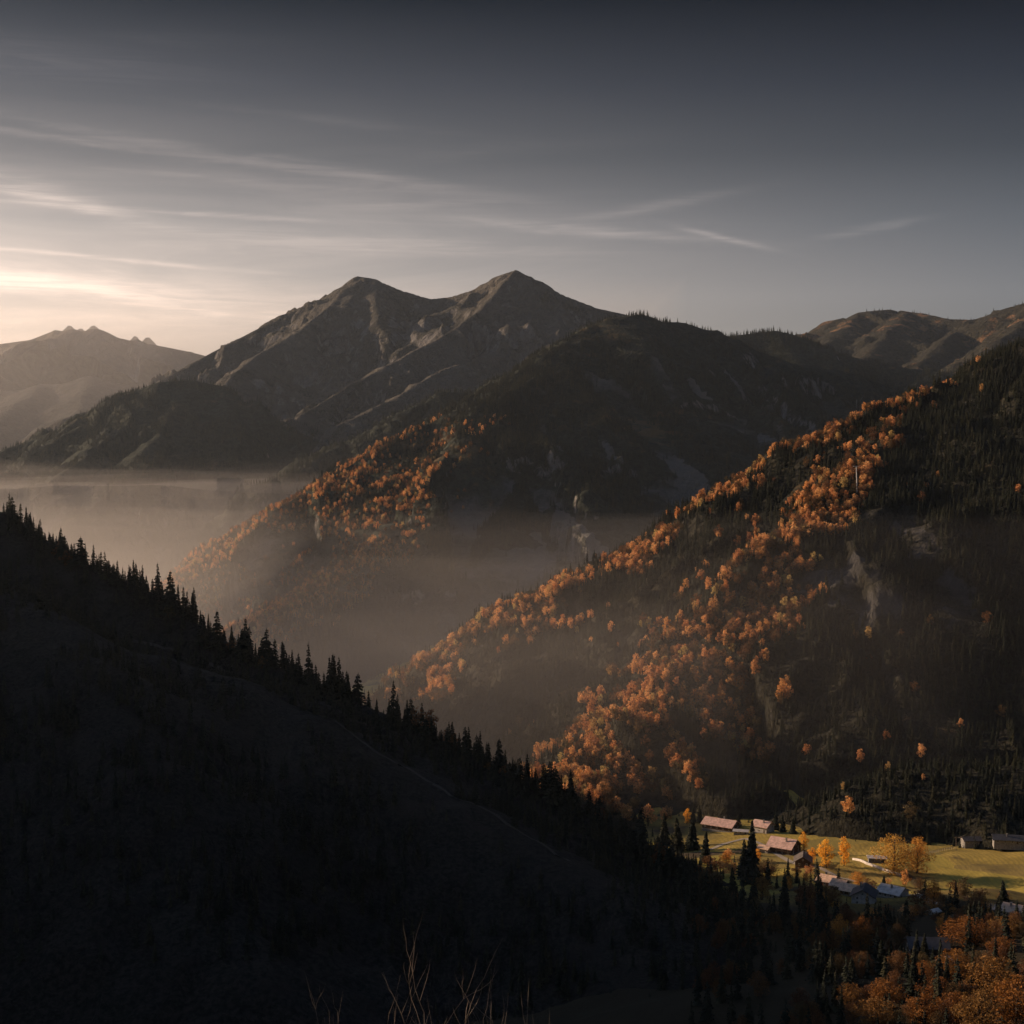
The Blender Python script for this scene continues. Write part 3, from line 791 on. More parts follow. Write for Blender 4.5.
# source parts for the far woods: the visible single trees' own meshes
def src(kind, root_pred, n):
    out = []; seen = set()
    for o in COL.objects:
        if o.parent and o.name.startswith('crown') and o.data.name.startswith(kind + '_crown') and o.data.name not in seen:
            seen.add(o.data.name)
            out.append([c for c in o.parent.children])
            if len(out) == n: break
    return out

# ---- autumn trees of the sunlit right mountain: the nearest are single trees
def mix_forest(hill, box, n, seed, autumn_f, dens_f, th=(13, 20), ah=(8, 13), margin=70):
    x, y, z, px, py = scatter(hill, box, n, tree_h=16, seed=seed, margin=margin)
    R = np.random.RandomState(seed + 1)
    d = dens_f(x, y, z); keep = R.rand(len(x)) < d
    x, y, z, px, py = [q[keep] for q in (x, y, z, px, py)]
    au = R.rand(len(x)) < autumn_f(x, y, z)
    hh = np.where(au, R.uniform(ah[0], ah[1], len(x)), R.triangular(th[0] * .5, th[0], th[1], len(x)))
    return x, y, z, px, py, au, hh

r1 = right.crests[0]['p']; r2 = right.crests[1]['p']; r3 = right.crests[2]['p']
def au_right(x, y, z):
    d = np.minimum(pdist(x, y, r1) / 34., np.minimum(pdist(x, y, r2) / 46., pdist(x, y, r3) / 50.))
    ye = [p[1] for p in r3][::-1] + [1700, 1850]; xe = [p[0] for p in r3][::-1] + [r3[0][0] + 60, r3[0][0] + 170]
    east = np.clip((x - np.interp(y, ye, xe) + 10) / 28., 0, 1)
    nz = fbm(x / 55. + 4, y / 55. + 9, 4, .6)
    px, py = project(x, y, z)
    hi = np.clip((z + 10) / 90., 0, 1) - .45 * np.clip((-110 - z) / 80., 0, 1)
    return np.clip((.95 - d * .8 + nz * 1.4 - hi * .7 - east * 1.6) * 1.5, 0.004, .82) * (z > -262)
def de_right(x, y, z):
    nz = fbm(x / 90. + 14, y / 90. + 2, 3)
    rocky = np.clip((nz - .35) * 3, 0, .9)
    d2 = np.minimum(pdist(x, y, r2), pdist(x, y, r1))
    bare = np.clip((z + 256) / 8., .06, 1)
    return np.clip(.95 - rocky * np.clip(d2 / 160, 0, 1), .1, 1) * bare * (1 - right.bare_mask(x, y))
rx, ry, rz, rpx, rpy, rau, rh = mix_forest(right, (-300, 900, 1250, 2200), 95000, 31, au_right, de_right, (9, 16), (5, 14))
rh = np.where(rau, rh, rh * np.clip(.76 + (rz + 200) / 300., .76, 1.)); print('right forest', len(rx), rau.sum())
vis_ok = visible(rx, ry, rz + rh * .8, 1) & (rpx > 0) & (rpx < 1024)
size = np.where(vis_ok & rau, rh / ry, 0)
pick = np.argsort(-size)[:190]
single = np.zeros(len(rx), bool); single[pick] = True
for i in pick:
    near1 = pdist(rx[i:i+1], ry[i:i+1], r1)[0] < 70
    lb = ('orange autumn tree on the upper sunlit spur of the right mountain' if near1 else
          'orange autumn tree on the lower slope of the right mountain above the village' if ry[i] < 1250 else
          'orange autumn tree on the middle spur of the right mountain')
    kd = 'dull' if random.random() < .28 else 'autumn'
    if kd == 'dull': lb = lb.replace('orange autumn', 'dull brown')
    plant(kd, 'autumn_tree', rx[i], ry[i], rz[i], rh[i], lb, 'tree', 'autumn trees on the right mountain')
S_SRC = src('spruce', None, 5); A_SRC = src('autumn', None, 4) + src('dull', None, 3)
print('sources', len(S_SRC), len(A_SRC))

EXTRA = np.array(EXTRA); forest('spruce_forest', S_SRC, np.column_stack([EXTRA, RNG.randint(0, len(S_SRC), len(EXTRA))]), 'dense dark spruces filling the gaps along the foreground ridge')
def woods(tag_name, x, y, z, au, hh, lab_a, lab_s):
    s = ~au
    if s.any():
        forest('spruce_forest', S_SRC, np.stack([x[s], y[s], z[s] - .4, hh[s] / 20., RNG.randint(0, len(S_SRC), s.sum())], 1), lab_s)
    if au.any():
        forest('autumn_forest', A_SRC, np.stack([x[au], y[au], z[au] - .4, hh[au] / 14., RNG.randint(0, len(A_SRC), au.sum())], 1), lab_a)
k = ~single
woods('right', rx[k], ry[k], rz[k], rau[k], rh[k], 'orange autumn woodland covering the spurs of the right mountain', 'dark spruce wood covering the right mountain')

# ---- centre mountain
k1 = centre.crests[0]['p']; k2 = centre.crests[1]['p']
def au_c(x, y, z):
    d = np.minimum(pdist(x, y, k1) / 85., pdist(x, y, k2) / 85.)
    nz = fbm(x / 140. + 4, y / 140. + 9, 4, .6)
    ye = [p[1] for p in k2][::-1]; xe = [p[0] for p in k2][::-1]
    lowf = np.clip((90 - z) / 200., 0, 1) * np.clip(1 - (x - np.interp(y, ye, xe) - 20) / 70., 0, 1)
    return np.clip((1.0 - d * .5 + nz * (1.5 - .7 * np.clip((-60 - z) / 100., 0, 1)) + .35 * np.clip((-60 - z) / 100., 0, 1)) * 1.3 * lowf, 0, .93)
def de_c(x, y, z):
    nz = fbm(x / 220. + 14, y / 220. + 2, 4)
    d = np.minimum(pdist(x, y, k1) / 200., pdist(x, y, k2) / 240.)
    top = np.clip((330 - z) / 160., .12, 1)
    g = centre.h(x, y, True)[1]; top = top * np.clip((g - .42) / .25, .05, 1)
    return np.clip(1.15 - d * .45 + nz * .9, .08, 1) * top
cx, cy, cz, cpx, cpy, cau, ch = mix_forest(centre, (-1400, 2300, 1500, 5400), 120000, 41, au_c, de_c, (14, 24), (9, 16), 30)
print('centre forest', len(cx), cau.sum())
woods('centre', cx, cy, cz, cau, ch, 'orange autumn woodland on the spurs of the misty centre mountain', 'spruce wood covering the shaded centre mountain')

# skyline spruces of the centre mountain crest
def crest_trees(pts, step, h, jit):
    o = []
    for a, b in zip(pts[:-1], pts[1:]):
        L = math.hypot(b[0] - a[0], b[1] - a[1])
        for i in range(int(L / step)):
            t = random.random()
            o.append((a[0] + (b[0] - a[0]) * t + random.uniform(-jit, jit), a[1] + (b[1] - a[1]) * t + random.uniform(-jit, jit), random.uniform(*h)))
    return np.array(o)
for hill, pts, step, hr, jit, gap in ((centre, centre.crests[3]['p'], 4, (8, 19), 22, -.3), (centre, k1[:9], 5, (8, 18), 22, -.2), (twin, twin.crests[0]['p'][18:25], 7, (14, 26), 22, -.1),
                       (knoll, knoll.crests[0]['p'], 9, (9, 20), 40, -.3), (dark_ridge, dark_ridge.crests[0]['p'], 8, (10, 26), 40, -.2), (far_right, far_right.crests[0]['p'][3:], 22, (10, 22), 25, 0)):
    q = crest_trees(pts, step, hr, jit)
    q = q[fbm(q[:, 0] / 150., q[:, 1] / 150., 3) > gap]
    zz = hill.h(q[:, 0], q[:, 1])
    forest('spruce_forest', S_SRC, np.stack([q[:, 0], q[:, 1], zz - .5, q[:, 2] / 20., RNG.randint(0, len(S_SRC), len(q))], 1), 'thin line of spruces along a far crest')

# knoll and dark ridge woods
for hill, box, n, hr, nm in ((knoll, (-2500, 3900, 200, 5600), 26000, (12, 22), 'dark wood on the knoll above the mist'), (dark_ridge, (500, 5000, 2800, 6200), 14000, (12, 22), 'dark wood on the ridge beyond the right mountain')):
    x, y, z, px, py = scatter(hill, box, n, tree_h=20, seed=77, margin=20)
    nz = fbm(x / 260., y / 260. + 3, 4); k = nz > -.15
    x, y, z = x[k], y[k], z[k]
    forest('spruce_forest', S_SRC, np.stack([x, y, z - .5, RNG.uniform(*hr, len(x)) / 20., RNG.randint(0, len(S_SRC), len(x))], 1), nm)
# ---- woods on the shaded face of the foreground hillside, behind its single ridge trees
def de_fore(x, y, z):
    n1 = fbm(x / 60. + 1, y / 60. + 7, 3)
    return np.clip(.75 + n1 * 1.3, 0.02, 1)
fx, fy, fz, fpx, fpy = scatter(fore, (-500, 430, 330, 1080), 18000, tree_h=12, seed=91, margin=30)
keep = RNG.rand(len(fx)) < de_fore(fx, fy, fz)
c1 = fore.crests[1]['p']
dd = pdist(fx, fy, c1)
dc = pdist(fx, fy, c0)
keep |= (dc < 75) & (fpx > 150) & (RNG.rand(len(fx)) < .8)
keep &= ~((dd < 9) & (fpx > 180) & (fpx < 600))
keep &= ~((fpx < 420) & (fpy > 960))
fx, fy, fz = fx[keep], fy[keep], fz[keep]
print('fore wood', len(fx))
forest('spruce_forest', S_SRC, np.stack([fx, fy, fz - .3, RNG.triangular(4, 7, 12, len(fx)) / 20., RNG.randint(0, len(S_SRC), len(fx))], 1), 'black shaded spruce wood on the face of the foreground hillside')
# ------------------------------------------------------------------ the village
def solve(px, py, y0=30., y1=2600.):
    a, b, c = ray(px, py)
    Y = np.geomspace(y0, y1, 2600)
    h = H_all(a * Y / b, Y) - c * Y / b
    i = np.argmax(h > 0)
    if h[i] <= 0: return None
    t = h[i - 1] / (h[i - 1] - h[i]) if i else 0
    yy = Y[i - 1] + (Y[i] - Y[i - 1]) * t if i else Y[0]
    return a * yy / b, yy, float(H_all(np.array([a * yy / b]), np.array([yy]))[0])

mk('tan_roof', (.60, .40, .27), .8, scale=.6)
mk('pink_roof', (.58, .38, .30), .8, scale=.5)
mk('grey_roof', (.46, .42, .38), .7, scale=.5)
mk('dark_roof', (.10, .085, .075), .8, scale=.5)
mk('slate_roof', (.055, .055, .058), .6, scale=.5)
mk('dark_wood', (.075, .048, .032), .85, scale=1.5)
mk('red_wood', (.26, .11, .07), .85, scale=1.5)
mk('white_render', (.46, .43, .39), .85, scale=.8)
mk('grey_stone', (.24, .23, .21), .9, scale=1.2)
mk('pale_stone', (.50, .46, .40), .9, scale=1.)
mk('weathered_wood', (.22, .17, .12), .9, scale=2.)
mk('pale_paint', (.68, .66, .60), .7, scale=2.)
m, T = new_mat('window_glass'); finish(T, (.02, .024, .03), .08, None, 1, .5, .6); M['glass'] = m

def boxes(lst):
    V = []; Q = []
    for (x0, y0, z0, x1, y1, z1) in lst:
        b = len(V)
        V += [(x0, y0, z0), (x1, y0, z0), (x1, y1, z0), (x0, y1, z0), (x0, y0, z1), (x1, y0, z1), (x1, y1, z1), (x0, y1, z1)]
        Q += [(b, b + 3, b + 2, b + 1), (b + 4, b + 5, b + 6, b + 7), (b, b + 1, b + 5, b + 4), (b + 1, b + 2, b + 6, b + 5), (b + 2, b + 3, b + 7, b + 6), (b + 3, b, b + 4, b + 7)]
    return V, Q
def put(name, V, Q, mat, parent):
    me = bpy.data.meshes.new(name); me.from_pydata([tuple(v) for v in V], [], [tuple(q) for q in Q]); me.materials.append(mat); me.update()
    return link(name, me, parent)

def chalet(px, py, L, W, H, pitch, rot, roofm, wallm, label, windows=3, floors=1, chimney=True, balcony=False, name='chalet', cat='house', stone=True, at=None):
    x, y, z = at or solve(px, py)
    o = bpy.data.objects.new(name, None); COL.objects.link(o); o.location = (x, y, z - .3); o.rotation_euler = (0, 0, math.radians(rot))
    tag(o, label, cat, 'houses of the valley village')
    l, w = L / 2, W / 2; rh = w * math.tan(math.radians(pitch))
    zb = 1.1 if stone else 0.
    V = [(-l, -w, zb), (l, -w, zb), (l, w, zb), (-l, w, zb), (-l, -w, H), (l, -w, H), (l, w, H), (-l, w, H), (-l, 0, H + rh), (l, 0, H + rh)]
    Q = [(0, 1, 5, 4), (2, 3, 7, 6), (1, 2, 6, 9, 5), (3, 0, 4, 8, 7)]
    put('wall', V, Q, M[wallm], o)
    if stone:
        b = boxes([(-l - .12, -w - .12, -2.5, l + .12, w + .12, zb)]); put('base', *b, M['grey_stone'], o)
    e, t = 1.1, .28; k = math.tan(math.radians(pitch))
    V = []; Q = []
    for s in (-1, 1):
        b = len(V)
        for xx in (-l - .9, l + .9):
            V += [(xx, 0, H + rh + t + .02), (xx, s * (w + e), H - e * k + t), (xx, s * (w + e), H - e * k), (xx, 0, H + rh + .02)]
        Q += [(b, b + 1, b + 5, b + 4), (b + 3, b + 7, b + 6, b + 2), (b + 1, b + 2, b + 6, b + 5), (b, b + 3, b + 2, b + 1), (b + 4, b + 5, b + 6, b + 7)]
    rf = put('roof', V, Q, M[roofm], o)
    if chimney:
        cx = l * random.uniform(-.5, .5); cy = w * .35 * random.choice([-1, 1]); zt = H + rh
        put('chimney', *boxes([(cx - .4, cy - .4, zt - 1.6, cx + .4, cy + .4, zt + 1.0), (cx - .52, cy - .52, zt + 1.0, cx + .52, cy + .52, zt + 1.15)]), M['grey_stone'], rf)
    # windows on both long sides and both gables
    def win(cx, cz, face, ww=.95, hh=1.15):
        d = .06
        if face in ('f', 'b'):
            s = -1 if face == 'f' else 1
            Y0 = s * w; fr = [(cx - ww / 2 - .1, min(Y0, Y0 + s * d), cz - hh / 2 - .1, cx + ww / 2 + .1, max(Y0, Y0 + s * d), cz - hh / 2), (cx - ww / 2 - .1, min(Y0, Y0 + s * d), cz + hh / 2, cx + ww / 2 + .1, max(Y0, Y0 + s * d), cz + hh / 2 + .1),
                  (cx - ww / 2 - .1, min(Y0, Y0 + s * d), cz - hh / 2, cx - ww / 2, max(Y0, Y0 + s * d), cz + hh / 2), (cx + ww / 2, min(Y0, Y0 + s * d), cz - hh / 2, cx + ww / 2 + .1, max(Y0, Y0 + s * d), cz + hh / 2), (cx - .03, min(Y0, Y0 + s * d), cz - hh / 2, cx + .03, max(Y0, Y0 + s * d), cz + hh / 2)]
            pn = [(cx - ww / 2, min(Y0, Y0 + s * .02), cz - hh / 2, cx + ww / 2, max(Y0, Y0 + s * .02), cz + hh / 2)]
        else:
            s = -1 if face == 'l' else 1
            X0 = s * l; a0, a1 = min(X0, X0 + s * d), max(X0, X0 + s * d)
            fr = [(a0, cx - ww / 2 - .1, cz - hh / 2 - .1, a1, cx + ww / 2 + .1, cz - hh / 2), (a0, cx - ww / 2 - .1, cz + hh / 2, a1, cx + ww / 2 + .1, cz + hh / 2 + .1),
                  (a0, cx - ww / 2 - .1, cz - hh / 2, a1, cx - ww / 2, cz + hh / 2), (a0, cx + ww / 2, cz - hh / 2, a1, cx + ww / 2 + .1, cz + hh / 2), (a0, cx - .03, cz - hh / 2, a1, cx + .03, cz + hh / 2)]
            pn = [(min(X0, X0 + s * .02), cx - ww / 2, cz - hh / 2, max(X0, X0 + s * .02), cx + ww / 2, cz + hh / 2)]
        f = put('window', *boxes(fr), M['pale_paint'], o); put('pane', *boxes(pn), M['glass'], f)
    fh = (H - zb) / floors
    for fl in range(floors):
        cz = zb + fh * (fl + .5)
        for i in range(windows):
            win(-l + L * (i + .5) / windows, cz, 'f')
        for i in (-1, 1):
            win(i * W * .24, cz, 'l'); win(i * W * .24, cz, 'r')
    win(0, H + rh * .35, 'l', .8, .9); win(0, H + rh * .35, 'r', .8, .9)
    dr = put('door', *boxes([(l * .45 + .7, -w - .07, 1.12 if stone else .3, l * .45 + 1.7, -w, 3.1 if H > 3.3 else 2.3)]), M['dark_wood'], o)
    put('handle', *boxes([(l * .45 + .8, -w - .12, 1.95 if H > 3.3 else 1.3, l * .45 + .95, -w - .07, 2.05 if H > 3.3 else 1.4)]), M['pale_paint'], dr)
    if balcony:
        zz = zb + fh
        put('balcony', *boxes([(-l, -w - 1.2, zz - .15, l, -w, zz)] + [(-l, -w - 1.25, zz + .85, l, -w - 1.15, zz + .97)] + [(-l + i * .6, -w - 1.22, zz, -l + i * .6 + .12, -w - 1.16, zz + .85) for i in range(int(L / .6))]), M['dark_wood'], o)
    return o

random.seed(5)
chalet(721, 829, 22, 13, 4.2, 26, -34, 'pink_roof', 'dark_wood', 'long dark chalet with a pinkish grey roof at the far edge of the lawn', 5, 1)
chalet(741, 834, 9, 5, 2.6, 12, -14, 'grey_roof', 'white_render', 'low white annex just right of the long pinkish roofed chalet', 3, 1, False, name='annex')
chalet(763, 832, 11, 10, 5.2, 28, -40, 'pink_roof', 'white_render', 'small white walled house with a pink roof behind the tall dark spruce', 3, 2)
chalet(784, 852, 16, 14, 5.0, 30, -36, 'pink_roof', 'dark_wood', 'big hipped chalet with a broad pink brown roof right of the tall spruce', 4, 2, balcony=True)
chalet(765, 852, 6.5, 5, 3.2, 26, -40, 'tan_roof', 'white_render', 'tiny pink roofed outbuilding between the tall spruce and the broad roofed chalet', 2, 1, False, name='outbuilding')
chalet(803, 866, 12, 9, 4.5, 32, 78, 'dark_roof', 'dark_wood', 'dark shaded chalet below the broad pink brown roof', 3, 1)
chalet(828, 886, 9, 9, 4.2, 26, -36, 'tan_roof', 'red_wood', 'tan roofed chalet with red brown walls, highest of the stepped row of three', 3, 1)
chalet(840, 890, 7, 9, 3.8, 26, -36, 'tan_roof', 'dark_wood', 'tan roofed chalet in the middle of the stepped row of three', 2, 1, False)
chalet(850, 894, 7, 9, 3.4, 26, -36, 'tan_roof', 'dark_wood', 'tan roofed chalet at the low end of the stepped row of three', 2, 1, False)
chalet(864, 903, 13, 11, 5.6, 30, 70, 'slate_roof', 'white_render', 'white gabled house with a dark slate roof in the shade of the village', 3, 2, balcony=False)
chalet(893, 897, 12, 11, 3.8, 24, -42, 'grey_roof', 'white_render', 'low house with a pale grey sunlit roof right of the white gable', 4, 1)
chalet(927, 953, 14, 10, 4.0, 24, -4, 'slate_roof', 'dark_wood', 'lone shaded barn with a blue grey slate roof below the village', 3, 1, False, name='barn', cat='barn')
chalet(1019, 917, 13, 9, 3.6, 26, -38, 'tan_roof', 'white_render', 'white house with a tan roof cut by the right edge of the picture', 4, 1)
chalet(993, 912, 6, 5, 2.8, 26, -38, 'tan_roof', 'white_render', 'very small tan roofed house between the autumn trees near the right edge', 2, 1, False)
chalet(1008, 843, 17, 9, 3.4, 24, -12, 'slate_roof', 'grey_stone', 'shaded farmhouse with a grey blue roof beyond the large meadow', 4, 1)
chalet(972, 843, 12, 7, 2.8, 22, 6, 'dark_roof', 'grey_stone', 'dark shed like farmhouse left of the grey blue roofed one beyond the meadow', 3, 1, False)
chalet(877, 862, 10, 5, 3.2, 10, -8, 'grey_roof', 'grey_stone', 'flat grey stone shed behind the big round autumn trees', 2, 1, False, name='shed', cat='shed', stone=False)
chalet(934, 914, 4, 3, 2.0, 25, 35, 'grey_roof', 'weathered_wood', 'tiny garden hut with a pale roof among dark trees below the meadow strip', 1, 1, False, name='garden_hut', cat='hut', stone=False)
chalet(943, 968, 6, 5, 2.6, 26, 40, 'tan_roof', 'weathered_wood', 'small wooden cabin in the trees under the slate roofed barn', 1, 1, False, name='cabin', cat='cabin')

# ---- walls, fences, masts
def ribbon_pts(pxs, step=3.):
    pts = [solve(*p)[:2] for p in pxs]; out = []
    for a, b in zip(pts[:-1], pts[1:]):
        n = max(1, int(math.hypot(b[0] - a[0], b[1] - a[1]) / step))
        out += [(a[0] + (b[0] - a[0]) * i / n, a[1] + (b[1] - a[1]) * i / n) for i in range(n)]
    out.append(pts[-1])
    for _ in range(3):
        out = [out[0]] + [tuple((out[i - 1][j] + 2 * out[i][j] + out[i + 1][j]) / 4 for j in (0, 1)) for i in range(1, len(out) - 1)] + [out[-1]]
    return np.array(out)
def ribbon(name, pxs, width, mat, lift=.12, step=3., nseg=4):
    c = ribbon_pts(pxs, step); d = np.gradient(c, axis=0); d /= np.linalg.norm(d, axis=1)[:, None]; n = np.stack([-d[:, 1], d[:, 0]], 1)
    V = []
    for k in range(nseg + 1):
        q = c + n * width * (k / nseg - .5); V.append(np.stack([q[:, 0], q[:, 1], H_all(q[:, 0], q[:, 1]) + lift], 1))
    V = np.array(V); i = np.arange(V.shape[0] * V.shape[1]).reshape(V.shape[:2])
    f = np.stack([i[:-1, :-1].ravel(), i[:-1, 1:].ravel(), i[1:, 1:].ravel(), i[1:, :-1].ravel()], 1)
    return link(name, mesh_arrays(name, V.reshape(-1, 3), f, mat, True))
m = mk('gravel_road', (.30, .26, .20), .95, scale=1.5)
tag(ribbon('road', [(700, 852), (745, 838), (790, 862), (835, 876), (880, 888), (930, 902), (985, 922), (1040, 940)], 3.6, m, .25), kind='structure')
tag(ribbon('hillside_path', [(130, 640), (222, 668), (300, 708), (380, 755), (450, 796), (520, 832), (570, 862)], 2.2, mk('trodden_path', (.055, .048, .042), .95), .35), kind='structure')
tag(ribbon('mountain_track', [(850, 486), (848, 466), (853, 450), (858, 440), (866, 434)], 3.2, mk('pale_track', (.40, .36, .31), .95), .5), kind='structure')

def wall_run(name, pxs, h, th, mat, label, cat):
    c = ribbon_pts(pxs, 2.5); d = np.gradient(c, axis=0); d /= np.linalg.norm(d, axis=1)[:, None]; n = np.stack([-d[:, 1], d[:, 0]], 1)
    z = H_all(c[:, 0], c[:, 1]); A = c + n * th / 2; B = c - n * th / 2
    V = np.stack([np.column_stack([A, z - 1]), np.column_stack([A, z + h]), np.column_stack([B, z + h]), np.column_stack([B, z - 1])])
    k, m_ = V.shape[:2]; i = np.arange(k * m_).reshape(k, m_); F_ = []
    for a in range(4):
        b = (a + 1) % 4
        F_ += [np.stack([i[a, :-1], i[a, 1:], i[b, 1:], i[b, :-1]], 1)]
    F_ = np.concatenate(F_ + [np.array([[i[0, 0], i[1, 0], i[2, 0], i[3, 0]], [i[3, -1], i[2, -1], i[1, -1], i[0, -1]]])])
    return tag(link(name, mesh_arrays(name, V.reshape(-1, 3), F_, mat)), label, cat)
wall_run('retaining_wall', [(853, 860), (865, 864), (882, 870), (900, 876)], 1.3, .9, M['pale_stone'], 'long pale stone retaining wall catching the sun below the poplars', 'wall')

def fence(pxs, label, h=1.6):
    c = ribbon_pts(pxs, 2.2)
    o = bpy.data.objects.new('fence', None); COL.objects.link(o); o.location = (c[0][0], c[0][1], float(H_all(c[:1, 0], c[:1, 1])[0])); tag(o, label, 'fence')
    z = H_all(c[:, 0], c[:, 1]); org = np.array(o.location)
    for (x, y), zz in zip(c, z):
        put('post', *boxes([(x - .1 - org[0], y - .1 - org[1], zz - .5 - org[2], x + .1 - org[0], y + .1 - org[1], zz + h - org[2])]), M['pale_stone'], o)
    for lv in (.55, .97):
        P3 = [np.array([x, y, zz + h * lv]) - org for (x, y), zz in zip(c, z)]
        V, Q = tube(P3, [.11] * len(P3), 4); put('rail', V, Q, M['weathered_wood'], o)
fence([(930, 854), (942, 851), (954, 849)], 'pale post and rail fence along the top of the large meadow')
x, y, z = solve(956, 851)
o = bpy.data.objects.new('utility_pole', None); COL.objects.link(o); o.location = (x, y, z); tag(o, 'thin pale utility pole at the top corner of the large meadow', 'pole')
V, Q = tube([(0, 0, -1), (0, 0, 4), (0, 0, 9)], [.2, .17, .13], 8); put('pole', V, Q, M['weathered_wood'], o)
put('crossarm', *boxes([(-.9, -.08, 8.1, .9, .08, 8.28)]), M['weathered_wood'], o)
x, y, z = solve(849, 1026)
o = bpy.data.objects.new('leaning_pole', None); COL.objects.link(o); o.location = (x, y, z); tag(o, 'thin pale pole leaning left on the black slope near the bottom edge', 'pole')
k_ = y / F
V, Q = tube([(0, 0, -.5), (-6 * k_, 0, 14 * k_), (-12 * k_, 0, 29 * k_)], [.13, .11, .08], 7); put('pole', V, Q, M['pale_bark'], o)
V, Q = tube([(0, 0, -.6), (0, 0, .5)], [.3, .24], 8); put('base', V, Q, M['grey_stone'], o)
x, y, z = solve(857, 492)
o = bpy.data.objects.new('cable_pylon', None); COL.objects.link(o); o.location = (x, y, z); tag(o, 'slim white pylon standing high on the spur of the right mountain', 'pylon')
hp = 26 * y / F
V, Q = tube([(0, 0, -1), (-.3, 0, hp * .5), (-1, 0, hp)], [.75, .55, .4], 8); put('mast', V, Q, M['pale_paint'], o)
put('crossarm', *boxes([(-4.2, -.3, hp - .5, 2.2, .3, hp)]), M['pale_paint'], o)

